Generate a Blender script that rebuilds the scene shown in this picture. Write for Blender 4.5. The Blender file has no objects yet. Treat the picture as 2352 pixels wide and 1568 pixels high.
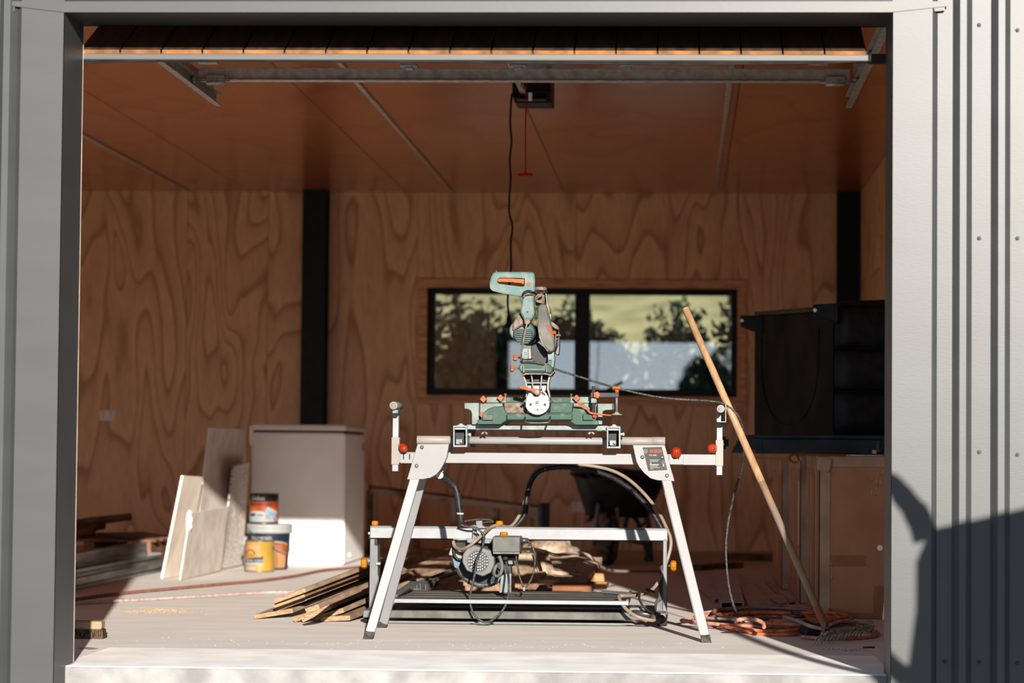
import bpy, bmesh, math, random
from mathutils import Vector, Matrix
random.seed(7)
R = math.radians
SC = bpy.context.scene
COL = SC.collection

# ---------------------------------------------------------------- camera
W, H, F = 2352.0, 1568.0, 5553.0          # frame and focal length in pixels (85 mm lens)
PPX, PPY = 1362.0, 834.0                  # principal point (shifted lens)
VPX, VPY, ROLL = 1565.0, 1045.0, 0.0066   # where straight-ahead (+Y) falls, and the small roll
CAM = Vector((0.0, 0.0, 0.72))
_cy = Vector((VPX - PPX, -(VPY - PPY), F)).normalized()
_cz = Vector((ROLL, 1.0, 0.0)); _cz = (_cz - _cz.dot(_cy) * _cy).normalized()
_cx = -_cy.cross(_cz)                     # camera frame (right, up, forward) is left handed
RIGHT = Vector((_cx[0], _cy[0], _cz[0])); UP = Vector((_cx[1], _cy[1], _cz[1])); FWD = Vector((_cx[2], _cy[2], _cz[2]))
cam_data = bpy.data.cameras.new('camera'); cam = bpy.data.objects.new('camera', cam_data); COL.objects.link(cam)
cam.matrix_world = Matrix(((RIGHT[0], UP[0], -FWD[0], CAM[0]), (RIGHT[1], UP[1], -FWD[1], CAM[1]),
                           (RIGHT[2], UP[2], -FWD[2], CAM[2]), (0, 0, 0, 1)))
cam_data.sensor_fit = 'HORIZONTAL'; cam_data.sensor_width = 36.0; cam_data.lens = F / W * 36.0
cam_data.shift_x = (W / 2 - PPX) / W; cam_data.shift_y = (PPY - H / 2) / W
cam_data.clip_start = 0.1; cam_data.clip_end = 2000
cam_data.dof.use_dof = True; cam_data.dof.focus_distance = 9.45; cam_data.dof.aperture_fstop = 2.8
SC.camera = cam

# ---------------------------------------------------------------- light
SUN_AZ = -0.19                            # metres to the left per metre into the garage
SUN_TAN = 0.2475                          # metres down per metre into the garage
world = bpy.data.worlds.new('World'); SC.world = world; world.use_nodes = True
wn = world.node_tree.nodes; wl = world.node_tree.links
# hazy daylight sky: pale at the horizon, bluer overhead, the same all round
tcw = wn.new('ShaderNodeTexCoord'); sxyz = wn.new('ShaderNodeSeparateXYZ'); wl.new(tcw.outputs['Generated'], sxyz.inputs[0])
skr = wn.new('ShaderNodeValToRGB'); wl.new(sxyz.outputs['Z'], skr.inputs[0])
skr.color_ramp.elements[0].position = 0.0; skr.color_ramp.elements[0].color = (0.86, 0.92, 1.0, 1)
skr.color_ramp.elements[1].position = 0.85; skr.color_ramp.elements[1].color = (0.04, 0.07, 0.13, 1)
_e = skr.color_ramp.elements.new(0.10); _e.color = (0.58, 0.68, 0.82, 1); _e = skr.color_ramp.elements.new(0.30); _e.color = (0.20, 0.28, 0.40, 1)
wl.new(skr.outputs[0], wn['Background'].inputs[0]); wn['Background'].inputs[1].default_value = 1.5
sd = bpy.data.lights.new('sun', 'SUN'); sd.energy = 7.8; sd.angle = R(0.6); sd.color = (1.0, 0.93, 0.84)
sun = bpy.data.objects.new('sun', sd); COL.objects.link(sun)
sun.rotation_euler = Vector((SUN_AZ, 1.0, -SUN_TAN)).to_track_quat('-Z', 'Y').to_euler()
SC.view_settings.view_transform = 'Standard'; SC.view_settings.look = 'None'
SC.cycles.diffuse_bounces = 8; SC.cycles.caustics_reflective = False
SC.view_settings.exposure = 0.82; SC.view_settings.gamma = 1.0; SC.view_settings.use_curve_mapping = False

# ---------------------------------------------------------------- placing helpers
def ray(px, py):
    return ((px - PPX) * RIGHT - (py - PPY) * UP + F * FWD)
def P(px, py, Y):
    d = ray(px, py); return CAM + d * ((Y - CAM.y) / d.y)
def G(px, py, z=0.0):
    d = ray(px, py); return CAM + d * ((z - CAM.z) / d.z)

# ---------------------------------------------------------------- mesh helpers
def bm_box(x0, x1, y0, y1, z0, z1, bev=0.0, seg=1):
    bm = bmesh.new()
    bmesh.ops.create_cube(bm, size=1.0)
    for v in bm.verts:
        v.co = Vector(((x0 + x1) / 2 + v.co.x * (x1 - x0), (y0 + y1) / 2 + v.co.y * (y1 - y0), (z0 + z1) / 2 + v.co.z * (z1 - z0)))
    if bev: bmesh.ops.bevel(bm, geom=bm.edges[:], offset=bev, segments=seg, affect='EDGES', clamp_overlap=True)
    return bm
def bm_hull8(a, b, bev=0.0):
    """box between two quads a (4 points) and b (4 points)"""
    bm = bmesh.new(); A = [bm.verts.new(p) for p in a]; B = [bm.verts.new(p) for p in b]
    bm.faces.new(A); bm.faces.new(B[::-1])
    for i in range(4): bm.faces.new((A[i], B[i], B[(i + 1) % 4], A[(i + 1) % 4]))
    bmesh.ops.recalc_face_normals(bm, faces=bm.faces[:])
    if bev: bmesh.ops.bevel(bm, geom=bm.edges[:], offset=bev, segments=1, affect='EDGES', clamp_overlap=True)
    return bm
def bm_slab(quad, t, bev=0.0):
    q = [Vector(p) for p in quad]; n = (q[1] - q[0]).cross(q[3] - q[0]).normalized() * t
    return bm_hull8(q, [p + n for p in q], bev)
def bm_prism(pts, dvec, bev=0.0, hole=None):
    """closed outline (3D points, roughly planar) pushed along dvec; optional inner outline cut out"""
    bm = bmesh.new(); d = Vector(dvec)
    if hole is not None: return bm_frame(pts, d, hole)
    a = [bm.verts.new(p) for p in pts]; b = [bm.verts.new(Vector(p) + d) for p in pts]; n = len(a)
    for i in range(n): bm.faces.new((a[i], a[(i + 1) % n], b[(i + 1) % n], b[i]))
    bm.faces.new(a); bm.faces.new(b[::-1])
    bmesh.ops.recalc_face_normals(bm, faces=bm.faces[:])
    if bev and hole is None:
        bmesh.ops.bevel(bm, geom=bm.edges[:], offset=bev, segments=1, affect='EDGES', clamp_overlap=True)
    return bm
def bm_frame(pts, d, hole):
    """outline with a window: both outlines re-cut along the same rays from the window's centre"""
    pts = [Vector(p) for p in pts]; hole = [Vector(p) for p in hole]
    c = sum(hole, Vector()) / len(hole); Y = pts[0].y
    def hit(poly, th):
        dx, dz = math.cos(th), math.sin(th); best = None
        for p, q in zip(poly, poly[1:] + poly[:1]):
            ex, ez = q.x - p.x, q.z - p.z; den = dx * ez - dz * ex
            if abs(den) < 1e-12: continue
            tt = ((p.x - c.x) * ez - (p.z - c.z) * ex) / den; u = ((p.x - c.x) * dz - (p.z - c.z) * dx) / den
            if tt > 0 and -1e-6 <= u <= 1 + 1e-6 and (best is None or tt > best): best = tt
        return Vector((c.x + dx * best, Y, c.z + dz * best))
    ths = sorted(set(round(math.atan2(p.z - c.z, p.x - c.x), 5) for p in pts + hole))
    bm = bmesh.new(); R4 = []
    for th in ths:
        o, h = hit(pts, th), hit(hole, th)
        R4.append([bm.verts.new(v) for v in (o, h, h + d, o + d)])
    for A, B in zip(R4, R4[1:] + R4[:1]):
        for k in range(4): bm.faces.new((A[k], B[k], B[(k + 1) % 4], A[(k + 1) % 4]))
    bmesh.ops.recalc_face_normals(bm, faces=bm.faces[:])
    return bm
def pxprism(pts, Y, t, bev=0.0, hole=None):
    """outline measured on the photograph, set at depth Y with real thickness t"""
    return bm_prism([P(x, y, Y) for x, y in pts], (0, t, 0), bev, [P(x, y, Y) for x, y in hole] if hole else None)
def catmull(pts, k=6, closed=False):
    pts = [Vector(p) for p in pts]; n = len(pts); out = []
    rng = range(n) if closed else range(n - 1)
    for i in rng:
        if closed: p0, p1, p2, p3 = pts[i - 1], pts[i], pts[(i + 1) % n], pts[(i + 2) % n]
        else: p0, p1, p2, p3 = pts[max(i - 1, 0)], pts[i], pts[i + 1], pts[min(i + 2, n - 1)]
        for j in range(k):
            t = j / k
            out.append(0.5 * ((2 * p1) + (p2 - p0) * t + (2 * p0 - 5 * p1 + 4 * p2 - p3) * t * t + (3 * p1 - p0 - 3 * p2 + p3) * t ** 3))
    if not closed: out.append(pts[-1])
    return out
def bm_tube(pts, r, n=8, closed=False, smooth=0, bm=None):
    """tube along points; r a number or a list"""
    if smooth: 
        pts = catmull(pts, smooth, closed)
    pts = [Vector(p) for p in pts]; m = len(pts)
    rr = r if isinstance(r, (list, tuple)) else [r] * m
    if len(rr) != m: rr = [rr[min(int(i / (m - 1) * (len(rr) - 1) + 0.5), len(rr) - 1)] for i in range(m)]
    bm = bm or bmesh.new(); rings = []
    up = None
    for i in range(m):
        a = pts[(i - 1) % m] if (closed or i > 0) else pts[i]; b = pts[(i + 1) % m] if (closed or i < m - 1) else pts[i]
        t = (b - a).normalized()
        if up is None: up = t.orthogonal().normalized()
        else:
            up = (up - up.dot(t) * t)
            up = up.normalized() if up.length > 1e-6 else t.orthogonal().normalized()
        s = t.cross(up)
        rings.append([bm.verts.new(pts[i] + rr[i] * (math.cos(2 * math.pi * (j + .5) / n) * up + math.sin(2 * math.pi * (j + .5) / n) * s)) for j in range(n)])
    for i in range(m if closed else m - 1):
        A, B = rings[i], rings[(i + 1) % m]
        for j in range(n):
            f = bm.faces.new((A[j], A[(j + 1) % n], B[(j + 1) % n], B[j])); f.smooth = n > 5
    if not closed: bm.faces.new(rings[0][::-1]); bm.faces.new(rings[-1])
    return bm
def bm_bar(a, b, w, h, bev=0.0, upv=(0, 0, 1)):
    """square bar from a to b, w wide and h high"""
    a, b = Vector(a), Vector(b); t = (b - a).normalized(); u = Vector(upv)
    s = t.cross(u).normalized(); u = s.cross(t).normalized()
    q = [s * w / 2 + u * h / 2, -s * w / 2 + u * h / 2, -s * w / 2 - u * h / 2, s * w / 2 - u * h / 2]
    return bm_hull8([a + v for v in q], [b + v for v in q], bev)
def bm_lathe(prof, c, axis=(0, 0, 1), n=24, bm=None, lobes=0, amp=0.0):
    """prof: (radius, height) list revolved about axis through c; lobes scallop the rim"""
    bm = bm or bmesh.new(); ax = Vector(axis).normalized(); u = ax.orthogonal().normalized()
    if abs(ax.y) > .9: u = Vector((1, 0, 0))
    v = ax.cross(u); c = Vector(c); rings = []
    for r, h in prof:
        ring = []
        for j in range(n):
            th = 2 * math.pi * j / n; q = r * (1 + (amp * math.cos(lobes * th) if lobes else 0))
            ring.append(bm.verts.new(c + ax * h + q * (math.cos(th) * u + math.sin(th) * v)))
        rings.append(ring)
    for A, B in zip(rings, rings[1:]):
        for j in range(n):
            f = bm.faces.new((A[j], A[(j + 1) % n], B[(j + 1) % n], B[j])); f.smooth = True
    bm.faces.new(rings[0][::-1]); bm.faces.new(rings[-1])
    bmesh.ops.recalc_face_normals(bm, faces=bm.faces[:])
    return bm
def bm_cylpatch(c, r, z0, z1, a0, a1, n=20, t=0.0006, top=None, bot=None):
    """printed wrap on a can: part of a thin sleeve, angles measured from the -Y side towards +X"""
    bm = bmesh.new(); cols = []
    for i in range(n + 1):
        k = i / n; a = a0 + (a1 - a0) * k
        zt = top(k) if top else z1; zb = bot(k) if bot else z0
        d = Vector((math.sin(a), -math.cos(a), 0))
        p = Vector(c) + d * (r + t)
        cols.append((bm.verts.new((p.x, p.y, c[2] + zb)), bm.verts.new((p.x, p.y, c[2] + max(zt, zb + 1e-5)))))
    for A, B in zip(cols, cols[1:]):
        f = bm.faces.new((A[0], B[0], B[1], A[1])); f.smooth = True
    return bm
def merge(*bms):
    out = bms[0]
    for b in bms[1:]:
        me = bpy.data.meshes.new('tmp'); b.to_mesh(me); b.free(); out.from_mesh(me); bpy.data.meshes.remove(me)
    return out
def xform(bm, M):
    bmesh.ops.transform(bm, matrix=M, verts=bm.verts[:]); return bm

# ---------------------------------------------------------------- object helpers
ORG = {}
def thing(name, label, cat, loc=(0, 0, 0), group=None, kind=None):
    o = bpy.data.objects.new(name, None); COL.objects.link(o); o.location = loc; o.empty_display_size = 0.05
    ORG[o] = Vector(loc); tag(o, label, cat, group, kind); return o
def tag(o, label=None, cat=None, group=None, kind=None):
    if label: o['label'] = label
    if cat: o['category'] = cat
    if group: o['group'] = group
    if kind: o['kind'] = kind
    return o
def obj(name, bm, m, parent=None, label=None, kind=None, base=None):
    """link bm (world coordinates) as one mesh object"""
    me = bpy.data.meshes.new(name)
    if parent is not None: org = ORG[parent]
    elif base is not None: org = Vector(base)
    else: org = Vector((0, 0, 0))
    if org.length: bmesh.ops.translate(bm, verts=bm.verts[:], vec=-org)
    bm.to_mesh(me); bm.free()
    o = bpy.data.objects.new(name, me); COL.objects.link(o)
    if m is not None: me.materials.append(m)
    if parent is not None: o.parent = parent
    elif base is not None: o.location = base
    ORG[o] = org
    if label: o['label'] = label
    if kind: o['kind'] = kind
    return o
def struct(name, bm, m, label, cat, parent=None):
    o = obj(name, bm, m, parent)
    if parent is None: tag(o, label, cat, None, 'structure')
    return o
def bm_text(body, size, M, depth=0.0006, align='CENTER', bend=None, bold=0.0, sx=1.0):
    """lettering as thin geometry. M places the text plane (x right, y up, z outwards)"""
    cu = bpy.data.curves.new('txt', 'FONT'); cu.body = body; cu.size = size; cu.align_x = align; cu.align_y = 'CENTER'
    cu.extrude = depth / 2; cu.offset = bold; cu.resolution_u = 3
    o = bpy.data.objects.new('txt', cu); COL.objects.link(o)
    dg = bpy.context.evaluated_depsgraph_get(); dg.update()
    me = bpy.data.meshes.new_from_object(o.evaluated_get(dg)); bm = bmesh.new(); bm.from_mesh(me)
    bpy.data.objects.remove(o); bpy.data.curves.remove(cu); bpy.data.meshes.remove(me)
    for v in bm.verts: v.co.x *= sx
    if bend:
        c, r, a0, z = bend     # wrap on a vertical can
        for v in bm.verts:
            a = a0 + v.co.x / r; q = r + 0.0008 + v.co.z
            v.co = Vector((c[0] + q * math.sin(a), c[1] - q * math.cos(a), c[2] + z + v.co.y))
    else: xform(bm, M)
    return bm
def copy_tree(o, parent=None):
    c = o.copy(); COL.objects.link(c); c.parent = parent
    for ch in o.children: copy_tree(ch, c)
    return c

# ---------------------------------------------------------------- materials
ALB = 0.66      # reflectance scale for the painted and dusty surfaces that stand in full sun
def mat(name, col, rough=0.5, metal=0.0, var=0.12, vscale=12.0, bump=0.0, bscale=80.0, coat=0.0, spec=0.14, col2=None, stretch=(1, 1, 1), thr=(0.35, 0.65), emit=None):
    m = bpy.data.materials.new(name); m.use_nodes = True; nt = m.node_tree; N = nt.nodes; L = nt.links; b = N['Principled BSDF']
    b.inputs['Roughness'].default_value = rough; b.inputs['Metallic'].default_value = metal
    b.inputs['Specular IOR Level'].default_value = spec; b.inputs['Coat Weight'].default_value = coat; b.inputs['Coat Roughness'].default_value = 0.15
    tc = N.new('ShaderNodeTexCoord'); mp = N.new('ShaderNodeMapping'); mp.inputs['Scale'].default_value = stretch
    L.new(tc.outputs['Object'], mp.inputs[0]); col = tuple(x * ALB for x in col); col2 = tuple(x * ALB for x in col2) if col2 else None
    no = N.new('ShaderNodeTexNoise'); no.inputs['Scale'].default_value = vscale; no.inputs['Detail'].default_value = 5; L.new(mp.outputs[0], no.inputs[0])
    cr = N.new('ShaderNodeValToRGB'); c = col
    d = col2 or tuple(x * (1 - 2 * var) for x in c)
    if col2 is None: c = tuple(min(1, x * (1 + var)) for x in c)
    cr.color_ramp.elements[0].position = thr[0]; cr.color_ramp.elements[0].color = (*d, 1)
    cr.color_ramp.elements[1].position = thr[1]; cr.color_ramp.elements[1].color = (*c, 1)
    L.new(no.outputs[0], cr.inputs[0]); L.new(cr.outputs[0], b.inputs['Base Color'])
    if bump:
        n2 = N.new('ShaderNodeTexNoise'); n2.inputs['Scale'].default_value = bscale; n2.inputs['Detail'].default_value = 4; L.new(mp.outputs[0], n2.inputs[0])
        bp = N.new('ShaderNodeBump'); bp.inputs['Strength'].default_value = bump; bp.inputs['Distance'].default_value = 0.01
        L.new(n2.outputs[0], bp.inputs['Height']); L.new(bp.outputs[0], b.inputs['Normal'])
    return m
def ply(name, c_light, c_dark, rough=0.55, spec=0.4, nscale=1.3, rings=7.0, stretch=(1.0, 1.0, 0.22), coat=0.0, contrast=1.0):
    """sheet of rotary-cut veneer: contour-like cathedral grain, different on every sheet"""
    m = bpy.data.materials.new(name); m.use_nodes = True; nt = m.node_tree; N = nt.nodes; L = nt.links; b = N['Principled BSDF']
    b.inputs['Roughness'].default_value = rough; b.inputs['Specular IOR Level'].default_value = spec; b.inputs['Coat Weight'].default_value = coat; b.inputs['Coat Roughness'].default_value = 0.16
    tc = N.new('ShaderNodeTexCoord'); oi = N.new('ShaderNodeObjectInfo')
    ad = N.new('ShaderNodeVectorMath'); ad.operation = 'ADD'; sc = N.new('ShaderNodeVectorMath'); sc.operation = 'SCALE'
    cx = N.new('ShaderNodeCombineXYZ'); 
    for i in range(3): L.new(oi.outputs['Random'], cx.inputs[i])
    L.new(cx.outputs[0], sc.inputs[0]); sc.inputs['Scale'].default_value = 37.0
    mp = N.new('ShaderNodeMapping'); mp.inputs['Scale'].default_value = stretch
    L.new(tc.outputs['Object'], mp.inputs[0]); L.new(mp.outputs[0], ad.inputs[0]); L.new(sc.outputs[0], ad.inputs[1])
    no = N.new('ShaderNodeTexNoise'); no.inputs['Scale'].default_value = nscale; no.inputs['Detail'].default_value = 1.5; no.inputs['Distortion'].default_value = 0.35
    L.new(ad.outputs[0], no.inputs[0])
    mu = N.new('ShaderNodeMath'); mu.operation = 'MULTIPLY'; mu.inputs[1].default_value = rings; L.new(no.outputs[0], mu.inputs[0])
    fr = N.new('ShaderNodeMath'); fr.operation = 'FRACT'; L.new(mu.outputs[0], fr.inputs[0])
    cr = N.new('ShaderNodeValToRGB'); e = cr.color_ramp.elements
    e[0].position = 0.0; e[0].color = (*c_light, 1); e[1].position = 1.0; e[1].color = (*c_light, 1)
    k = e.new(0.66); k.color = (*tuple(x * 0.72 + y * .28 for x, y in zip(c_light, c_dark)), 1)
    k = e.new(0.89); k.color = (*c_dark, 1)
    k = e.new(0.95); k.color = (*tuple(x * 0.7 + y * .3 for x, y in zip(c_light, c_dark)), 1)
    L.new(fr.outputs[0], cr.inputs[0])
    n2 = N.new('ShaderNodeTexNoise'); n2.inputs['Scale'].default_value = 40; n2.inputs['Detail'].default_value = 3; L.new(ad.outputs[0], n2.inputs[0])
    mx = N.new('ShaderNodeMix'); mx.data_type = 'RGBA'; mx.blend_type = 'MULTIPLY'; mx.inputs[0].default_value = 0.35
    c2 = N.new('ShaderNodeValToRGB'); c2.color_ramp.elements[0].position = .3; c2.color_ramp.elements[0].color = (.55, .5, .48, 1); c2.color_ramp.elements[1].position = .65
    L.new(n2.outputs[0], c2.inputs[0]); L.new(cr.outputs[0], mx.inputs[6]); L.new(c2.outputs[0], mx.inputs[7]); L.new(mx.outputs[2], b.inputs['Base Color'])
    return m
def glass_mat(name, ior=1.55, tint=(0.9, 0.95, 0.95)):
    m = bpy.data.materials.new(name); m.use_nodes = True; nt = m.node_tree; N = nt.nodes; L = nt.links
    N.remove(N['Principled BSDF']); out = N['Material Output']
    tr = N.new('ShaderNodeBsdfTransparent'); tr.inputs[0].default_value = (*tint, 1)
    gl = N.new('ShaderNodeBsdfGlossy'); gl.inputs['Roughness'].default_value = 0.0
    fr = N.new('ShaderNodeFresnel'); fr.inputs[0].default_value = ior
    mx = N.new('ShaderNodeMixShader'); L.new(fr.outputs[0], mx.inputs[0]); L.new(tr.outputs[0], mx.inputs[1]); L.new(gl.outputs[0], mx.inputs[2]); L.new(mx.outputs[0], out.inputs[0])
    return m
M = {}
M['ply'] = ply('pine_plywood', (0.87, 0.60, 0.36), (0.50, 0.285, 0.15), nscale=2.3, rings=13.0, stretch=(1.0, 1.0, 0.22))
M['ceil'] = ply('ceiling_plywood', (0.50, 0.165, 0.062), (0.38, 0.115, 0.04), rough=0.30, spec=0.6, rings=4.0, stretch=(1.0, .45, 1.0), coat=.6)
M['trimwood'] = mat('stained_pine_trim', (1.09, 0.64, 0.37), 0.5, var=.2, vscale=9, stretch=(.5, 1, 6))
M['floor'] = mat('worn_concrete', (0.87, 0.82, 0.765), 0.75, var=.04, vscale=3.5, bump=.06, bscale=60, stretch=(.6, 2, 1))
M['sill'] = mat('pale_concrete', (1.15, 1.12, 1.08), 0.8, var=.06, vscale=6, bump=.12, bscale=40)
M['clad'] = mat('charcoal_steel_sheet', (0.055, 0.058, 0.059), 0.41, 0.0, var=.04, vscale=3, bump=.02, bscale=90, spec=.26, stretch=(.6, 1, 2.5))
M['galv'] = mat('galvanised_steel', (0.62, 0.62, 0.59), 0.42, 0.35, var=.15, vscale=40)
M['galvd'] = mat('dull_galvanised_steel', (0.75, 0.72, 0.66), 0.45, 0.3, var=.15, vscale=25)
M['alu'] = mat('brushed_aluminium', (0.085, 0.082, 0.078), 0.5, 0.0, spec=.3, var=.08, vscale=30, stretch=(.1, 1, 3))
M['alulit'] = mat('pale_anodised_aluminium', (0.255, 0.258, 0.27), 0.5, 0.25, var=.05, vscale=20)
M['black'] = mat('black_plastic', (0.018, 0.019, 0.02), 0.5, var=.2)
M['rubber'] = mat('black_rubber', (0.02, 0.02, 0.02), 0.8, var=.2)
M['post'] = mat('black_painted_steel', (0.012, 0.014, 0.017), 0.45, var=.15)
M['white'] = mat('white_enamel', (0.238, 0.235, 0.238), 0.45, spec=.25, var=.03, vscale=8)
M['cream'] = mat('cream_grey_tube', (0.270, 0.245, 0.215), 0.4, var=.06, vscale=8)
M['screw'] = mat('steel_screw', (0.05, 0.05, 0.05), 0.5, .0)
M['cedar'] = mat('cedar_board', (0.055, 0.036, 0.026), 0.6, var=.25, vscale=5, stretch=(6, 1, 1))
M['cedarend'] = mat('cut_cedar_end', (0.36, 0.15, 0.05), 0.6, var=.2, vscale=18)
M['cedarin'] = mat('red_stained_board', (0.30, 0.12, 0.06), 0.5, var=.2, vscale=8, stretch=(1, 4, 1))
M['glass'] = glass_mat('window_glass', 2.1)

M['alup'] = mat('plain_aluminium', (0.150, 0.150, 0.152), 0.45, 0.3, var=.06, vscale=20)
M['wfoot'] = mat('scuffed_rubber_foot', (0.060, 0.055, 0.050), .8, var=.3, vscale=60)
M['red'] = mat('red_orange_plastic', (0.280, 0.024, 0.005), .3, spec=.15, var=.05)
M['orange'] = mat('orange_plastic', (0.380, 0.068, 0.004), .4, spec=.15, var=.06)
M['dorange'] = mat('dusty_orange_plastic', (0.320, 0.100, 0.045), .6, spec=.15, var=.15, vscale=60)
M['yorange'] = mat('amber_plastic', (0.370, 0.140, 0.006), .35, spec=.15, var=.05)
M['teal'] = mat('dusty_teal_plastic', (0.085, 0.160, 0.150), .5, spec=.15, var=.12, vscale=30, col2=(0.17, 0.19, 0.175), thr=(.32, .55))
M['tealc'] = mat('teal_slats', (0.075, 0.130, 0.122), .5, var=.15, vscale=30)
M['green'] = mat('dusty_green_cast_base', (0.038, 0.078, 0.058), .55, var=.2, vscale=18, col2=(0.13, 0.135, 0.112), thr=(.30, .44))
M['greenl'] = mat('pale_green_cast_fence', (0.150, 0.180, 0.162), .45, .2, var=.15, vscale=18)
M['sawdust'] = mat('sawdust_caked_metal', (0.200, 0.150, 0.118), .8, var=.25, vscale=50, bump=.3, bscale=120)
M['silver'] = mat('bright_cast_metal', (0.280, 0.280, 0.285), .4, .2, var=.06, vscale=30)
M['zinc'] = mat('zinc_plate', (0.150, 0.175, 0.175), .38, .4, var=.1, vscale=30)
M['steel'] = mat('worn_steel_bar', (0.110, 0.105, 0.100), .4, .6, var=.2, vscale=40)
M['dust'] = mat('dusty_grey_housing', (0.115, 0.115, 0.100), .55, var=.2, vscale=12)
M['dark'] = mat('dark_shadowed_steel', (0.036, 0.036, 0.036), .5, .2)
M['greycable'] = mat('scuffed_grey_cable', (0.060, 0.060, 0.057), .5, var=.4, vscale=150)
M['bcable'] = mat('black_cable', (0.018, 0.018, 0.019), .45, var=.3, vscale=80)
M['print_w'] = mat('white_print', (0.290, 0.290, 0.285), .6, var=.02)
M['print_g'] = mat('grey_green_label', (0.034, 0.036, 0.030), .5, var=.03)
M['print_r'] = mat('red_orange_print', (0.330, 0.040, 0.012), .5, var=.02)
M['navy'] = mat('navy_print', (0.013, 0.018, 0.034), .5, var=.03)
# ================================================================ the building
YF, YJ, YB = 7.91, 8.15, 18.24      # face of the cladding, inside of the jamb, back wall
XL, XR = -6.1, 1.33                 # side walls
OL, OR = -2.054, 0.683              # clear opening
OZ, CZ = 2.172, 2.70                # head of the opening, ceiling
SL, SR = -5.8, -3.02
# floor slab
struct('floor', bm_box(XL - .3, XR + .3, 8.82, YB + .1, -.25, 0), M['floor'], 'sunlit pale grey concrete slab floor of the garage', 'floor')
for x0, x1 in ((SR, OL - .035), (XL, SL), (OR + .02, XR)): struct('floor_edge', bm_box(x0, x1, 8.19, 8.82, -.25, 0), M['floor'], 'grey concrete slab strip inside the front wall', 'floor')
th_ = bm_box(OL - .035, OR + .02, 8.045, 8.82, -.05, 0)
ts = struct('floor_threshold', th_, M['sill'], 'pale concrete threshold strip along the front of the slab', 'threshold')
obj('slab_face', bm_box(OL - .035, OR + .02, 8.04, 8.20, -.30, -.0004, .006), mat('sun_darkened_concrete_face', (.30, .29, .28), .85, var=.15, vscale=8, bump=.2), ts)  # front face coloured darker so full sun does not burn it out
struct('floor_apron', bm_box(SL, SR, 8.04, 8.82, -.3, 0, .005), M['sill'], 'pale concrete threshold of the added unseen doorway that lets in bounce light', 'threshold')
struct('ground', bm_box(-40, 40, -80, 8.04, -.5, -.30), mat('gravel_yard', (0.60, 0.56, 0.50), .9, var=.2, vscale=5, bump=.3), 'light gravel yard in front of the garage', 'ground')

# back wall: sheets of plywood around the window
wb = struct('wall_back', bm_box(XL - .1, -1.93, YB + .013, YB + .12, 0, CZ), M['post'], 'pine plywood back wall behind the window and workbench tools', 'wall')
obj('wall_core', bm_box(.415, XR + .1, YB + .013, YB + .12, 0, CZ), M['post'], wb)
obj('wall_core', bm_box(-1.93, .415, YB + .013, YB + .12, 0, 1.16), M['post'], wb)
obj('wall_core', bm_box(-1.93, .415, YB + .013, YB + .12, 1.975, CZ), M['post'], wb)
def sheet(x0, x1, z0, z1, y):
    g = .0012
    return obj('plywood_sheet', bm_box(x0 + g, x1 - g, y, y + .012, z0, z1, .0015), M['ply'], wb)
for x0, x1 in ((-6.1, -4.97), (-4.97, -3.77), (-3.77, -3.15), (-3.15, -2.01), (.415, XR)): sheet(x0, x1, 0, CZ, YB)
for x0, x1 in ((-2.01, -.81), (-.81, .415)):
    sheet(x0, x1, 0, 1.16, YB); sheet(x0, x1, 1.975, CZ, YB)
sheet(-2.01, -1.93, 1.16, 1.975, YB)
# right and left walls
wr = struct('wall_right', bm_box(XR + .013, XR + .2, YF + .2, YB + .12, 0, CZ), M['post'], 'pine plywood side wall on the right', 'wall')
y = YF + .35
while y < YB - .01:
    y1 = min(y + 1.2, YB); o = obj('plywood_sheet', bm_box(XR, XR + .012, y + .001, y1 - .001, 0, CZ, .0015), M['ply'], wr); y = y1
wl_ = struct('wall_left', bm_box(XL - .2, XL - .013, YF + .2, YB + .12, 0, CZ), M['post'], 'pine plywood side wall on the left', 'wall')
y = YF + .35
while y < YB - .01:
    y1 = min(y + 1.2, YB); obj('plywood_sheet', bm_box(XL - .012, XL, y + .001, y1 - .001, 0, CZ, .0015), M['ply'], wl_); y = y1
# ceiling sheets, staggered
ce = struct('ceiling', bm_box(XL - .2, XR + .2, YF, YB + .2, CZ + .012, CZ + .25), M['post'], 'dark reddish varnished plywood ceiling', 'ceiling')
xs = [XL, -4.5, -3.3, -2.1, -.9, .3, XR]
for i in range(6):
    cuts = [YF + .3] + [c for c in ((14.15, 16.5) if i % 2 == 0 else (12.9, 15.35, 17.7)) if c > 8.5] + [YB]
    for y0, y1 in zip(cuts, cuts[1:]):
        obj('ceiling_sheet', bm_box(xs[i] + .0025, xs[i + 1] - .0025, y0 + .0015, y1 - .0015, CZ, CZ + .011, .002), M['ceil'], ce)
bat = mat('pale_aluminium_strip', (0.8, 0.74, 0.66), .45, .3)
for k, (X, ys, lab) in enumerate(((-3.76, (11.5, 18.2), 'pale metal cover strip on the ceiling near the left wall'),
                                  (-1.745, (9.0, 13.95, 18.2), 'pale metal cover strip on the ceiling left of the door opener'),
                                  (.243, (9.0, 13.95, 18.2), 'pale metal cover strip on the ceiling right of the door opener'))):
    o = struct('trim_%d' % (k + 1), bm_box(X - .014, X + .014, ys[0], ys[1] - .03, CZ - .012, CZ, .003), bat, lab, 'ceiling trim')
    if len(ys) > 2: obj('cover_strip', bm_box(X - .012, X + .012, ys[1] + .01, ys[2], CZ - .012, CZ, .003), bat, o)
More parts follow.
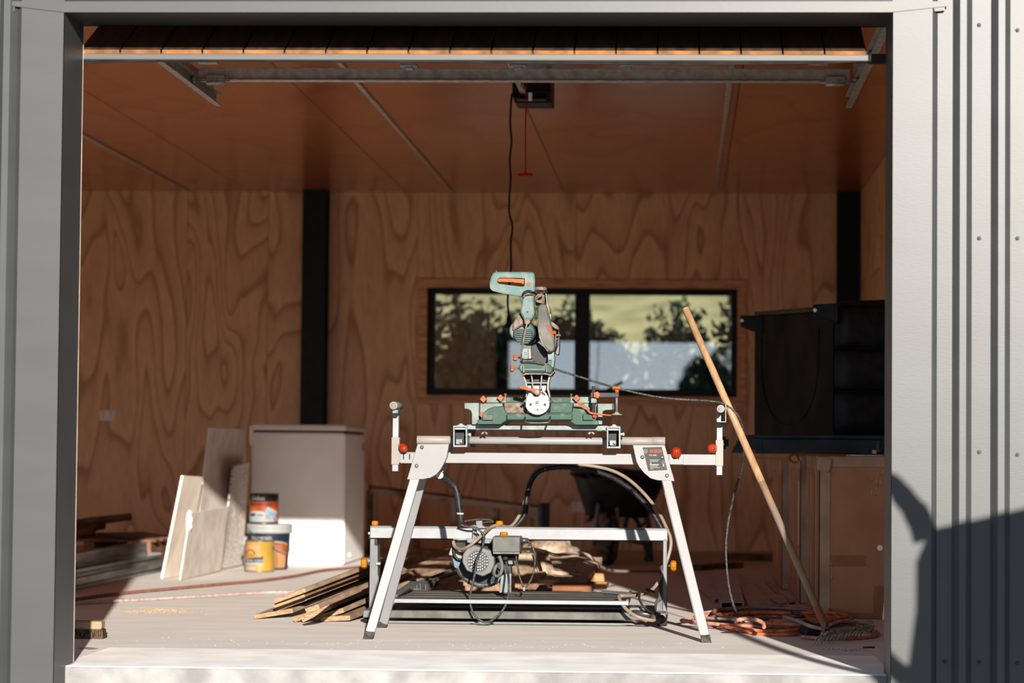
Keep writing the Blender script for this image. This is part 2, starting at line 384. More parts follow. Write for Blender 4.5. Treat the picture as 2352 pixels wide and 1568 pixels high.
# steel posts
for x0, x1, lab in ((-2.862, -2.683, 'black painted steel post against the plywood behind the chest freezer'), (1.158, 1.322, 'black painted steel post in the back right corner')):
    t = thing('steel_post', lab, 'post', ((x0 + x1) / 2, YB - .1, 0), None, 'structure')
    obj('flange', bm_box(x0, x1, YB - .19, YB - .178, 0, CZ), M['post'], t); obj('flange', bm_box(x0, x1, YB - .014, YB - .002, 0, CZ), M['post'], t)
    obj('web', bm_box((x0 + x1) / 2 - .006, (x0 + x1) / 2 + .006, YB - .178, YB - .014, 0, CZ), M['post'], t)
    obj('face_cover', bm_box(x0 + .002, x1 - .002, YB - .176, YB - .17, 0, CZ), M['post'], t)
# window
wx0, wx1, wz0, wz1 = -1.93, .415, 1.16, 1.975
w = thing('window_1', 'wide black-framed two-pane window in the plywood back wall', 'window', ((wx0 + wx1) / 2, YB, wz0), None, 'structure')
fm = mat('black_window_frame', (0.02, 0.022, 0.024), .4)
ft = .055
yw = YB + .05
for n_, b_ in (('frame_rail', (wx0, wx1, wz0, wz0 + ft)), ('frame_rail', (wx0, wx1, wz1 - .045, wz1)), ('frame_stile', (wx0, wx0 + ft, wz0 + ft, wz1 - .045)), ('frame_stile', (wx1 - ft + .01, wx1, wz0 + ft, wz1 - .045)),
               ('mullion', (-.815, -.70, wz0 + ft, wz1 - .045))):
    obj(n_, bm_box(b_[0], b_[1], yw, yw + .06, b_[2], b_[3], .004), fm, w)
p1 = obj('pane', bm_box(wx0 + ft - .004, -.811, yw + .03, yw + .034, wz0 + ft - .004, wz1 - .041), M['glass'], w)
p2 = obj('pane', bm_box(-.704, wx1 - ft + .014, yw + .03, yw + .034, wz0 + ft - .004, wz1 - .041), M['glass'], w)
obj('latch', merge(bm_box(-1.07, -1.02, yw - .03, yw, 1.165, 1.2, .004), bm_bar((-1.04, yw - .03, 1.19), (-1.12, yw - .05, 1.27), .015, .015)), fm, w)
obj('latch', merge(bm_box(-.62, -.56, yw - .03, yw, 1.165, 1.2, .004), bm_bar((-.6, yw - .03, 1.19), (-.45, yw - .05, 1.27), .015, .015)), fm, w)
tw = .068
t = struct('trim_4', bm_box(wx0 - tw, wx1 + tw, YB - .02, YB - .0002, wz1, wz1 + tw, .003), M['trimwood'], 'stained pine architrave around the black window', 'window trim')
obj('trim_board', bm_box(wx0 - tw, wx1 + tw, YB - .02, YB - .0002, wz0 - tw, wz0, .003), M['trimwood'], t)
obj('trim_board', bm_box(wx0 - tw, wx0, YB - .02, YB - .0002, wz0, wz1, .003), M['trimwood'], t)
obj('trim_board', bm_box(wx1, wx1 + tw, YB - .02, YB - .0002, wz0, wz1, .003), M['trimwood'], t)
M['plate'] = mat('white_switch_plate', (1.4, 1.38, 1.36), .4, var=.02)
# power points
for (px, py, lab) in ((247, 954, 'white double power point on the plywood wall at the left'), (1330, 1164, 'white power point low on the back wall beside the wheelbarrow')):
    c = P(px, py, YB); t = thing('power_outlet', lab, 'power point', (c.x, YB, c.z))
    obj('plate', bm_box(c.x - .058, c.x + .058, YB - .012, YB - .0005, c.z - .037, c.z + .037, .004), M['plate'], t)
    for dx in (-.03, .03):
        obj('switch', bm_box(c.x + dx - .006, c.x + dx + .006, YB - .016, YB - .012, c.z + .012, c.z + .027, .001), M['cream'], t)
        for a in (-.5, .5): obj('slot', xform(bm_box(-.002, .002, -.0006, .0006, -.006, .006), Matrix.Translation((c.x + dx + a * .016, YB - .0125, c.z - .012)) @ Matrix.Rotation(a, 4, 'Y')), M['black'], t)

# ---------------------------------------------------------------- front wall: inner skin, flashings, ribbed sheets
ZT, ZB = 3.1, -.32
SL, SR = -5.8, -3.02          # unseen second doorway, added so more sunlight bounces inside
wf = struct('wall_front', bm_box(SR, OL - .13, YF + .06, YF + .28, ZB, ZT), M['post'], 'charcoal ribbed steel front wall around the doorway', 'wall')
obj('wall_core', bm_box(XL - .2, SL, YF + .06, YF + .28, ZB, ZT), M['post'], wf); obj('wall_core', bm_box(SL, SR, YF + .06, YF + .28, OZ - .1, ZT), M['post'], wf)
obj('wall_core', bm_box(OR + .12, XR + 3, YF + .06, YF + .28, ZB, ZT), M['post'], wf)
obj('wall_core', bm_box(OL - .13, OR + .12, YF - .018, YF + .28, OZ + .004, ZT), M['post'], wf)
# plywood lining inside the front wall
for x0, x1, z0 in ((XL, SL, 0), (SR, OL - .14, 0), (SL, SR, OZ - .1), (OR + .13, XR, 0)): obj('plywood_sheet', bm_box(x0 + .001, x1 - .001, YF + .281, YF + .293, z0, CZ, .001), M['ply'], wf)
obj('plywood_sheet', bm_box(OL - .13, OR + .12, YF + .281, YF + .293, OZ + .06, CZ, .001), M['ply'], wf)
def ribsheet(x0, x1, z0, z1, y, name='cladding_sheet', phase=0.0):
    """trapezoidal ribs standing proud of the pans"""
    pitch, top, run, h = .1245, .0215, .021, .029
    xs_ = []; x = phase
    while x < x1 + pitch:
        for dx, dy in ((0, 0), (run, -h), (run + top, -h), (2 * run + top, 0)):
            xs_.append((x + dx, dy))
        x += pitch
    pts = [(x0, None)] + [(a, b) for a, b in xs_ if x0 < a < x1] + [(x1, None)]
    def dep(xx):
        for (a, da), (b, db) in zip(xs_, xs_[1:]):
            if a <= xx <= b: return da + (db - da) * (xx - a) / (b - a)
        return 0.0
    pts = [(a, dep(a) if b is None else b) for a, b in pts]
    out = [(a, y + d, z0) for a, d in pts] + [(a, y + d + .0012, z0) for a, d in reversed(pts)]
    return obj(name, bm_prism(out, (0, 0, z1 - z0)), M['clad'], wf)
# right hand sheet: ribs where the photograph shows them
xr0 = P(2152, 650, YF).x
rib0 = P(2187, 650, YF).x
ribsheet(xr0, XR + 3, ZB, ZT, YF, phase=rib0)
xl1 = P(30, 784, YF).x
ribsheet(SR, xl1, ZB, ZT, YF, phase=xl1 - 3.0 - .05); ribsheet(XL - 2, SL, ZB, ZT, YF, phase=XL - 2.1); ribsheet(SL, SR, OZ - .1, ZT, YF, phase=SL - .1)
ribsheet(OL - .16, OR + .17, OZ + .085, ZT, YF - .004, phase=OL - .3)
for px, pys, X in ((2249, (57, 547, 1038, 1520), None), (2337, (69, 547, 1044, 1522), None), (2170, (1519,), None), (12, (57,), None), (8, (540,), None), (3, (1020,), None)):
    for py in pys:
        c = P(px, py, YF - .004)
        obj('screw', merge(bm_lathe([(.0072, 0), (.0072, .0012)], (c.x, YF, c.z), (0, -1, 0), 14), bm_lathe([(.0048, .001), (.0048, .006), (.004, .0075)], (c.x, YF, c.z), (0, -1, 0), 6)), M['screw'], wf)
# jamb flashings (folded sheet): face, outer fold, return into the opening
def zline(x, y): return y
xo_r = P(2140, 784, YF - .02).x
fr_ = struct('trim_5', bm_box(OR - .002, xo_r, YF - .02, YF - .018, ZB, OZ + .06), M['clad'], 'folded charcoal steel flashing down the right side of the doorway', 'flashing')
obj('fold', bm_hull8([(xo_r, YF - .02, ZB), (xo_r + .0165, YF - .002, ZB), (xo_r + .0165, YF, ZB), (xo_r, YF - .018, ZB)], [(xo_r, YF - .02, OZ + .06), (xo_r + .0165, YF - .002, OZ + .06), (xo_r + .0165, YF, OZ + .06), (xo_r, YF - .018, OZ + .06)]), M['clad'], fr_)
obj('return', bm_box(OR - .002, OR, YF - .02, YJ, ZB, OZ), M['clad'], fr_)
obj('reveal_lining', bm_box(OR + .001, OR + .12, YJ - .002, YJ, ZB, OZ + .05), M['clad'], fr_)
xo_l = P(37, 784, YF - .02).x
fl_ = struct('trim_6', bm_box(xo_l, OL + .002, YF - .02, YF - .018, ZB, OZ + .06), M['clad'], 'folded charcoal steel flashing down the left side of the doorway', 'flashing')
obj('fold', bm_hull8([(xo_l - .0165, YF - .002, ZB), (xo_l, YF - .02, ZB), (xo_l, YF - .018, ZB), (xo_l - .0165, YF, ZB)], [(xo_l - .0165, YF - .002, OZ + .06), (xo_l, YF - .02, OZ + .06), (xo_l, YF - .018, OZ + .06), (xo_l - .0165, YF, OZ + .06)]), M['clad'], fl_)
obj('return', bm_box(OL, OL + .002, YF - .02, YJ, ZB, OZ), M['clad'], fl_)
obj('reveal_lining', bm_box(OL - .13, OL - .001, YJ - .002, YJ, ZB, OZ + .05), M['clad'], fl_)
obj('brush_strip', bm_box(OL, OL + .003, YJ - .004, YJ, 0.0, OZ), mat('pale_pile_strip', (.6, .5, .42), .9), fl_)
hd = struct('trim_7', pxprism([(13, 3), (13, 12), (147, 28), (2045, 28), (2178, 14), (2178, 3)], YF - .024, .003), M['clad'], 'charcoal steel head flashing over the doorway', 'flashing')
obj('soffit', bm_box(OL, OR, YF - .02, YJ, OZ, OZ + .002), M['clad'], hd)
obj('end_lip', pxprism([(2144, 14), (2147, 26), (2170, 24), (2170, 13)], YF - .02, .02), M['clad'], hd)
obj('end_lip', pxprism([(13, 11), (13, 23), (34, 26), (34, 13)], YF - .02, .02), M['clad'], hd)

# ---------------------------------------------------------------- the open sectional door
d = thing('door_1', 'open timber-faced sectional garage door tilted under the head of the doorway', 'garage door', ((OL + OR) / 2, 8.5, 2.12), None, 'structure')
AN = R(26.6); Yb = 8.17; Zb = 2.039
fx0, fx1 = P(188, 117, Yb).x, P(1991, 117, Yb).x
ca, sa = math.cos(AN), math.sin(AN)
def dr(u, n):      # along the leaf, out of its face
    return (Yb + u * ca - n * sa, Zb + u * sa + n * ca)
nb = 19; bw = (fx1 - fx0) / nb
for i in range(nb):
    a, b_ = fx0 + i * bw, fx0 + (i + 1) * bw - .006
    q = [(*dr(0, .04),), (*dr(.5, .04),), (*dr(.5, .055),), (*dr(0, .055),)]
    bd = obj('board', bm_prism([(a, y_, z_) for y_, z_ in q], (b_ - a, 0, 0), .001), M['cedar'], d)
    q = [(*dr(-.0015, .0405),), (*dr(0, .0405),), (*dr(0, .0545),), (*dr(-.0015, .0545),)]
    obj('board_end', bm_prism([(a + .0005, y_, z_) for y_, z_ in q], (b_ - a - .001, 0, 0)), M['cedarend'], bd)
q = [(*dr(.001, .012),), (*dr(.5, .012),), (*dr(.5, .0395),), (*dr(.001, .0395),)]
obj('backing_panel', bm_prism([(fx0, y_, z_) for y_, z_ in q], (fx1 - fx0, 0, 0)), M['cedarin'], d)
q = [(*dr(-.002, .022),), (*dr(-.0005, .022),), (*dr(-.0005, .0395),), (*dr(-.002, .0395),)]
obj('panel_edge', bm_prism([(fx0, y_, z_) for y_, z_ in q], (fx1 - fx0, 0, 0)), M['cedarend'], d)
z0r = 2.0735
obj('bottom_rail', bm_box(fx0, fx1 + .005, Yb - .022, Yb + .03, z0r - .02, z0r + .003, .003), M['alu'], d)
bm = None
for k in range(3):
    pts = [P(px, py + k * 4.0, Yb - .015) for px, py in ((187, 137), (280, 133), (420, 130), (700, 131), (1000, 134), (1300, 137), (1600, 139), (1850, 137), (1950, 134), (2000, 130), (2034, 128))]
    tb = bm_tube(pts, .0031, 6, smooth=4); bm = tb if bm is None else merge(bm, tb)
obj('weather_seal', bm, M['rubber'], d)
obj('seal_end', bm_box(fx1 + .005, OR + .03, Yb - .02, Yb + .03, z0r - .022, z0r + .006, .004), M['rubber'], d)
# upper leaves, lying flat under the ceiling
zu = 2.362
for i in range(3):
    y0 = 8.65 + i * .48
    lf = obj('leaf', bm_box(fx0, fx1, y0, y0 + .476, zu, zu + .03, .003), M['cedarin'], d)
    for k in range(nb): obj('board', bm_box(fx0 + k * bw, fx0 + (k + 1) * bw - .006, y0, y0 + .476, zu + .031, zu + .046), M['cedar'], lf)
    obj('stile', bm_box(fx0 + .02, fx0 + .1, y0, y0 + .476, zu - .01, zu), M['galvd'], lf); obj('stile', bm_box(fx1 - .1, fx1 - .02, y0, y0 + .476, zu - .01, zu), M['galvd'], lf)
Ys = 10.3
sx0, sx1 = P(455, 172, Ys).x, P(1953, 172, Ys).x
sz0, sz1 = P(1200, 186, Ys).z, P(1200, 158, Ys).z
st = obj('strut', bm_box(sx0, sx1, Ys, Ys + .05, sz0, sz1, .002), M['galvd'], d)
obj('strut_lip', bm_box(sx0, sx1, Ys - .014, Ys + .001, sz0, sz0 + .003), M['galv'], st); obj('strut_lip', bm_box(sx0, sx1, Ys - .012, Ys + .001, sz1 - .003, sz1), M['galv'], st)
for px in (940, 1190, 1440):
    c = P(px, 152, Ys - .1); obj('hinge', merge(bm_box(c.x - .035, c.x + .035, Ys - .14, Ys - .06, c.z - .004, c.z + .006, .001), bm_box(c.x - .015, c.x + .015, Ys - .13, Ys - .07, c.z - .014, c.z - .004)), M['galv'], d)
for X, sgn in ((-2.125, 1), (.756, -1)):
    # roller track: a channel with its open side towards the leaf
    tz = 2.29; q = [(0, 0), (0, .055), (sgn * .028, .055), (sgn * .028, .05), (sgn * .004, .05), (sgn * .004, .005), (sgn * .028, .005), (sgn * .028, 0)]
    tr = obj('track', bm_prism([(X + a, 8.3, tz + b_ - .004) for a, b_ in q], (0, 2.56, 0)), M['galv'], d)
    obj('track_angle', merge(bm_box(X - sgn * .001 - .0015, X - sgn * .001 + .0015, 8.5, 10.8, tz + .05, tz + .1), bm_box(min(X, X - sgn * .03), max(X, X - sgn * .03), 8.5, 10.8, tz + .098, tz + .1)), M['galvd'], tr)
    obj('hanger', bm_box(X - .012, X + .012, 10.6, 10.604, tz + .1, CZ), M['galvd'], tr)
    for yr in (9.62, 10.3):
        rx = X + sgn * .02
        rb = obj('roller', bm_lathe([(.022, -.008), (.022, .008)], (X + sgn * .015, yr, tz + .024), (1, 0, 0), 16), M['galvd'], d)
        obj('roller_stem', bm_tube([(X + sgn * .015, yr, tz + .024), (X + sgn * .17, yr, tz + .024)], .0055, 8), M['galv'], rb)
        x0, x1 = sorted((X + sgn * .07, X + sgn * .15))
        obj('roller_bracket', merge(bm_box(x0, x1, yr - .012, yr + .02, tz + .014, tz + .05, .002), bm_tube([(x0, yr - .004, tz + .018), (x1, yr - .004, tz + .018)], .011, 8)), M['galv'] if yr > 10 else M['black'], rb)
# ================================================================ saw stand
def knob(name, c, axis, r, h, m, parent, lobes=6, amp=.07, dome=False, n=48):
    pr = [(r * .55, 0), (r * .8, h * .08), (r, h * .3), (r, h * .75), (r * .82, h)] if not dome else [(r * .9, 0), (r, h * .15), (r * .97, h * .5), (r * .78, h * .85), (r * .4, h)]
    return obj(name, bm_lathe(pr, c, axis, n, lobes=lobes, amp=amp), m, parent)
YP, YT, YK = 9.46, 9.545, 9.66
t = thing('saw_stand', 'white folding mitre saw stand with four splayed legs and roller end supports', 'saw stand', (-.55, YT, 0))
STAND = t
lp = [(959, 1019.6), (1031, 1019.6), (1026, 1048), (1021, 1061), (1012, 1077.5), (1002, 1089), (988.6, 1096.6), (971, 1100), (935, 1100.7)]
rp = [(1453.5, 1021.7), (1526.5, 1022), (1548.8, 1105), (1542.6, 1104), (1510, 1102.6), (1494, 1098), (1479.6, 1086), (1467.9, 1071.5), (1462, 1060), (1457.6, 1040.7)]
for poly, nm in ((lp, 'gusset_plate'), (rp, 'gusset_plate')):
    a = obj(nm, pxprism(poly, YP, .004, .001), M['white'], t)
    pts = [P(x, y, YP) for x, y in poly]
    obj(nm, bm_prism([p + Vector((0, YK - YP, 0)) for p in pts], (0, .004, 0), .001), M['white'], t)
    # folded rim joining the two plates along the curved side
    rim = [P(x, y, YP) for x, y in (poly[1:7] if poly is lp else poly[3:10])]
    q = bmesh.new(); vs = [(q.verts.new(p + Vector((0, .004, 0))), q.verts.new(p + Vector((0, .05, 0)))) for p in rim]
    for A, B in zip(vs, vs[1:]): q.faces.new((A[0], B[0], B[1], A[1]))
    obj('plate_rim', q, M['cream'], a)
    for px, py in (((969, 1027), (957, 1069.5)) if poly is lp else ((1475.5, 1049.5), (1521, 1050), (1532, 1092))):
        c = P(px, py, YP); obj('rivet', bm_lathe([(.0075, 0), (.0075, .002), (.004, .0035)], (c.x, YP, c.z), (0, -1, 0), 14), M['steel'], a)
    if poly is lp:
        c = P(1015, 1027, YP); obj('rivet', bm_lathe([(.006, 0), (.006, .001)], (c.x, YP, c.z), (0, -1, 0), 14), M['cream'], a)
    else:
        lb = obj('label_plate', pxprism([(1475.9, 1027.3), (1519.9, 1026), (1532.7, 1079), (1489, 1081)], YP - .0008, .0008), M['print_g'], a)
        def face_text(body, px, py, size, m, bold=0.0, sx=1.0):
            c = P(px, py, YP - .001); Mx = Matrix.Translation(c) @ Matrix.Rotation(R(90), 4, 'X')
            return obj('lettering', bm_text(body, size, Mx, .0006, bold=bold, sx=sx), m, lb)
        face_text('BOSCH', 1506, 1036, .0158, M['print_r'], .0009, .92)
        face_text('PTA 2400', 1499.5, 1045.3, .0072, M['print_w'], .0003)
        for i, (px, py, wd, tx) in enumerate(((1503, 1056, 20, '3 603 M05 000'), (1503, 1058.6, 20, 'Made for 100 - 240'), (1504, 1071, 18, 'Robert Bosch GmbH'), (1505, 1074, 22, 'Power Tools Division'), (1497, 1077, 8, 'Germany'))):
            pass
        for px, py, wd, hh in ((1503, 1056, 21, 1.1), (1502, 1058.8, 19, 1.0), (1503, 1067, 21, 2.6), (1502, 1070.6, 17, .9), (1505, 1073.4, 23, .9), (1497, 1076.4, 8, .9), (1495, 1063, 3, 2.6)):
            c0, c1 = P(px - wd / 2, py + hh / 2, YP), P(px + wd / 2, py - hh / 2, YP)
            obj('print_line', bm_box(c0.x, c1.x, YP - .0014, YP - .0008, c0.z, c1.z), M['print_w'], lb)
        c = P(1483, 1036.2, YP - .0008); ring = bm_tube([(c.x + .0075 * math.cos(i * .3142), YP - .001, c.z + .0075 * math.sin(i * .3142)) for i in range(20)], .0008, 5, True)
        obj('emblem', merge(ring, bm_box(c.x - .0035, c.x - .0022, YP - .0014, YP - .0008, c.z - .0055, c.z + .0055), bm_box(c.x + .0022, c.x + .0035, YP - .0014, YP - .0008, c.z - .0055, c.z + .0055), bm_box(c.x - .0025, c.x + .0025, YP - .0014, YP - .0008, c.z - .0007, c.z + .0007)), M['print_w'], lb)
        c = P(1523.5, 1062, YP - .0008); Y_ = YP - .001
        obj('pictogram', merge(bm_tube([(c.x + .0055 * math.cos(i * .3142), Y_, c.z + .0055 * math.sin(i * .3142)) for i in range(20)], .0007, 5, True), bm_tube([(c.x - .004, Y_, c.z - .004), (c.x + .004, Y_, c.z + .004)], .0006, 5)), M['print_w'], lb)
        c = P(1524, 1071, YP - .0008)
        obj('pictogram', merge(bm_tube([(c.x - .007, Y_, c.z - .008), (c.x - .004, Y_, c.z), (c.x + .005, Y_, c.z), (c.x + .008, Y_, c.z - .009)], .0006, 5), bm_box(c.x - .003, c.x + .003, Y_ - .0003, Y_, c.z + .001, c.z + .009)), M['print_w'], lb)
# legs, feet
def leg(a, foot, w=.036, h=.024):
    a = Vector(a); foot = Vector(foot); dirv = (a - foot).normalized()
    f0 = foot + dirv * (.001 / dirv.z); f1 = foot + dirv * .026
    o = obj('leg', bm_bar(f1, a, w, h, .002, (0, 1, 0)), M['white'], t)
    # rubber foot cut flat on the floor
    s = Vector((1, 0, 0)) * (w / 2 + .001); u = Vector((0, 1, 0)) * (h / 2 + .002)
    obj('rubber_foot', bm_hull8([Vector((foot.x, foot.y, .0005)) + q for q in (s + u, -s + u, -s - u, s - u)], [f1 + q + Vector((0, 0, .004)) for q in (s + u, -s + u, -s - u, s - u)], .001), M['wfoot'], o)
fl, frr = G(846, 1467), G(1623, 1475)
rl = G(878, 1441); rr_ = Vector((frr.x - .01, rl.y, 0))
leg(P(956, 1090, YP + .018), fl); leg(P(1528, 1090, YP + .018), frr)
leg(Vector((P(962, 1090, YP + .018).x, YK - .016, P(962, 1090, YP).z)), rl); leg(Vector((P(1525, 1090, YP).x, YK - .016, P(1525, 1090, YP).z)), rr_)
# tubes
def htube(x0, x1, y, Y, r, m, nm, n=20):
    a, b = P(x0, y, Y), P(x1, y, Y); z = (a.z + b.z) / 2
    return obj(nm, bm_lathe([(r - .001, 0), (r, .001), (r, b.x - a.x - .001), (r - .001, b.x - a.x)], (a.x, Y, z), (1, 0, 0), n), m, t)
htube(1030, 1455, 1012, YT, .0152, M['white'], 'top_tube'); htube(958, 1034, 1010.5, YT, .0175, M['cream'], 'tube_sleeve'); htube(1426, 1500, 1013, YT, .0168, M['cream'], 'tube_sleeve'); htube(1498, 1528, 1013, YT, .0175, M['cream'], 'tube_sleeve')
def hbox(x0, x1, y0, y1, Y0, Y1, m, nm, par=None, bev=.0015):
    a, b = P(x0, y1, Y0), P(x1, y0, Y0)
    return obj(nm, bm_box(a.x, b.x, Y0, Y1, a.z, b.z, bev), m, par or t)
hbox(905, 1645, 1043.5, 1062, YT - .016, YT + .016, M['white'], 'cross_beam')
hbox(919, 957, 1040.5, 1063.5, YT - .02, YT + .02, M['white'], 'beam_sleeve'); hbox(1536, 1570, 1043, 1066.5, YT - .02, YT + .02, M['white'], 'beam_sleeve')
# end supports
for s_, x0, x1, ys, ysl, rc, rb in ((-1, 900.5, 916, (938, 1082), (1004, 1066.5), (903.5, 931), (918, 931)), (1, 1645.5, 1660, (940, 1091), (1010, 1070), (1655.5, 938.5), (1643, 942))):
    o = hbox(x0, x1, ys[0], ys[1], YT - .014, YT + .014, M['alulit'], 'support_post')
    hbox(x0 - 2, x1 + 1.5, ysl[0], ysl[1], YT - .018, YT + .018, M['cream'], 'post_sleeve')
    c = P(rc[0], rc[1], YT - .11); r = .0158
    c2 = Vector((c.x, YT + .11, c.z))
    ro = obj('support_roller', bm_lathe([(r * .9, 0), (r, .003), (r, .217), (r * .9, .22)], c, (0, 1, 0), 24), M['cream'], t)
    obj('roller_cap', bm_lathe([(r * .8, 0), (r * .78, .0015)], c - Vector((0, .0008, 0)), (0, 1, 0), 24), M['steel'], ro)
    z_ = c.z
    if s_ > 0: obj('roller_bracket', merge(bm_box(c.x + .018, c.x + .021, YT - .1, YT + .1, z_ - .05, z_ + .018), bm_box(c.x - .014, c.x + .021, YT - .1, YT + .1, z_ - .052, z_ - .049), bm_box(c.x - .014, c.x + .004, YT - .018, YT - .016, z_ - .07, z_ - .018)), M['zinc'], ro)
    else: obj('roller_bracket', bm_box(c.x - .006, c.x + .016, YT - .09, YT + .09, z_ - .03, z_ - .016, .001), M['zinc'], ro)
k = P(925, 1026, YT - .02); knob('clamp_knob', (k.x, YT - .03, k.z), (.35, -.75, -.3), .0165, .036, M['red'], t, 8, .05, True)
obj('knob_bracket', bm_box(k.x - .016, k.x - .004, YT - .03, YT + .0, k.z - .014, k.z + .012, .002), M['steel'], t)
k = P(1553, 1047, YT - .02); knob('clamp_knob', (k.x, YT - .022, k.z), (0, -.45, .9), .019, .036, M['red'], t, 8, .05, True)
for px in (1548.5, 1558.5, 927, 941):
    a = P(px, 1044, YT - .021); obj('knob_prong', bm_box(a.x - .002, a.x + .002, YT - .024, YT - .0195, a.z - .018, a.z + .004), M['black'], t)
k = P(1642, 1029, YT - .02); knob('clamp_knob', (k.x, YT - .03, k.z), (-1, -.25, -.05), .0175, .03, M['red'], t, 8, .05, True)
obj('knob_bracket', bm_box(k.x - .006, k.x + .008, YT - .032, YT - .005, k.z - .013, k.z + .014, .002), M['steel'], t)
# tool mounts: hollow clamps sliding on the top tube
for x0, x1, y0, y1 in ((1041, 1073, 977, 1026), (1394, 1425, 979, 1029)):
    Ya, Yb_ = 9.42, 9.80
    mo = obj('tool_mount', pxprism([(x0, y0), (x1, y0), (x1, y1), (x0, y1)], Ya, Yb_ - Ya, 0, [(x0 + 3, y0 + 3.5), (x1 - 3.5, y0 + 3.5), (x1 - 3.5, y1 - 4), (x0 + 3, y1 - 4)]), M['zinc'], t)
    a, b = P(x0 + 3, y1 - 5, Ya + .1), P(x1 - 4, y0 + 4, Ya + .1)
    obj('mount_core', bm_box(a.x, b.x, Ya + .06, Yb_ - .05, a.z + .002, b.z - .002), M['black'], mo)
    a, b = P(x0 + 3.5, y0 + 9, Ya + .012), P(x1 - 4, y0 + 5, Ya + .012); obj('mount_bar', bm_box(a.x, b.x, Ya + .01, Ya + .03, a.z, b.z), M['alulit'], mo)
    a, b = P(x0 + 6, y1 - 6, Ya + .03), P(x0 + 21, y1 - 18, Ya + .03); obj('mount_block', bm_box(a.x, b.x, Ya + .03, Ya + .06, a.z, b.z, .001), M['zinc'], mo)
    c = P(x0 + 18.5, y1 - 12, Ya + .028); obj('mount_button', bm_lathe([(.0055, 0), (.0055, .012), (.003, .015)], (c.x, Ya + .03, c.z), (0, -1, 0), 14), M['print_w'], mo)
    c = P((x0 + x1) / 2, y0, Ya + .05); obj('mount_bolt', merge(bm_lathe([(.015, 0), (.015, .003)], (c.x, Ya + .08, c.z), (0, 0, 1), 16), bm_lathe([(.008, .003), (.008, .008)], (c.x, Ya + .08, c.z), (0, 0, 1), 6)), M['galv'], mo)
    c = P(x1 + 3, y0 + 21 if x0 < 1200 else y0 + 18, Ya + .06)
    obj('mount_lever', merge(bm_tube([(c.x - .012, Ya + .06, c.z), (c.x + .006, Ya + .05, c.z)], .005, 8), bm_lathe([(.007, 0), (.007, .006)], (c.x + .004, Ya + .05, c.z), (1, -.3, 0), 10)), M['galv'], mo)
for Y_ in (9.45, 9.74):
    a, b = P(1072, 986, 9.45), P(1396, 977, 9.45)
    ra = obj('tool_rail', bm_box(a.x, b.x, Y_, Y_ + .035, a.z, b.z, .0015), M['zinc'], t)
    if Y_ < 9.6:
        for px in (1112, 1358):
            c = P(px, 988, Y_); obj('wing_nut', merge(bm_lathe([(.006, 0), (.006, .006)], (c.x, Y_ + .018, c.z - .006), (0, 0, 1), 10), bm_bar((c.x, Y_ + .018, c.z - .004), (c.x - .011, Y_ + .018, c.z - .014), .003, .007), bm_bar((c.x, Y_ + .018, c.z - .004), (c.x + .011, Y_ + .018, c.z - .014), .003, .007)), M['steel'], ra)
# folded brace hanging below the left plate
br = obj('brace', bm_tube([P(1012, 1091, YK), P(1030, 1104, YK + .02), P(1043, 1116, YK + .03), P(1049, 1128, YK + .03), P(1053, 1150, YK + .03), P(1060, 1204, YK + .03)], .0135, 12, smooth=4), M['bcable'], t)
c = P(1010, 1091, YK - .02); obj('brace_pivot', bm_lathe([(.014, 0), (.014, .03)], (c.x, YK - .02, c.z), (0, 1, 0), 16), M['galv'], br)
c = P(1057, 1181, YK + .03); obj('brace_band', bm_lathe([(.0145, 0), (.0145, .007)], c, (.05, 0, 1), 12), M['galv'], br)
# ================================================================ mitre saw, measured in the crop (1040,600) at 0.2806 px
def cp(x, y): return (1040 + x * .28061, 600 + y * .28061)
def cpoly(pts): return [cp(*q) for q in pts]
Y0 = 9.38
t = thing('mitre_saw', 'dusty green and teal sliding mitre saw locked upright on the white stand', 'mitre saw', (-.55, Y0 + .15, P(1230, 976, Y0).z + .001))
MITRE = t
base = obj('base_casting', pxprism(cpoly([(200, 1333), (200, 1300), (235, 1293), (250, 1240), (290, 1208), (345, 1190), (415, 1185), (432, 1238), (590, 1240), (800, 1240), (975, 1238), (985, 1192), (1040, 1196), (1100, 1215), (1135, 1250), (1150, 1297), (1190, 1302), (1190, 1338), (1005, 1338), (972, 1315), (925, 1302), (440, 1302), (410, 1318), (392, 1333)]), Y0, .33, .002), M['green'], t)
obj('base_pad', pxprism(cpoly([(240, 1290), (250, 1250), (330, 1250), (330, 1300), (240, 1300)]), Y0 - .012, .012, .002), M['green'], base)
obj('base_pad', pxprism(cpoly([(1065, 1250), (1140, 1250), (1150, 1300), (1065, 1300)]), Y0 - .012, .012, .002), M['green'], base)
obj('base_skirt', pxprism(cpoly([(440, 1245), (980, 1245), (980, 1298), (440, 1298)]), Y0 - .02, .02, .004), M['green'], base)
obj('turntable_wall', pxprism(cpoly([(418, 1158), (592, 1158), (600, 1240), (430, 1240)]), Y0 + .012, .06, .002), M['sawdust'], t)
obj('turntable_wall', pxprism(cpoly([(800, 1158), (985, 1158), (975, 1240), (795, 1240)]), Y0 + .012, .06, .002), M['green'], t)
for pts, m in (([(222, 1160), (405, 1160), (412, 1186), (345, 1192), (290, 1210), (250, 1242), (222, 1290)], 'greenl'), ([(275, 1108), (440, 1108), (440, 1158), (275, 1158)], 'greenl'), ([(440, 1112), (595, 1112), (595, 1158), (440, 1158)], 'green'),
               ([(800, 1112), (960, 1112), (960, 1158), (800, 1158)], 'green'), ([(960, 1108), (1180, 1108), (1180, 1160), (960, 1160)], 'greenl'), ([(985, 1160), (1180, 1160), (1180, 1295), (1150, 1295), (1130, 1240), (1050, 1195), (990, 1190)], 'greenl')):
    obj('fence', pxprism(cpoly(pts), Y0 + .09, .03, .002), M[m], t)
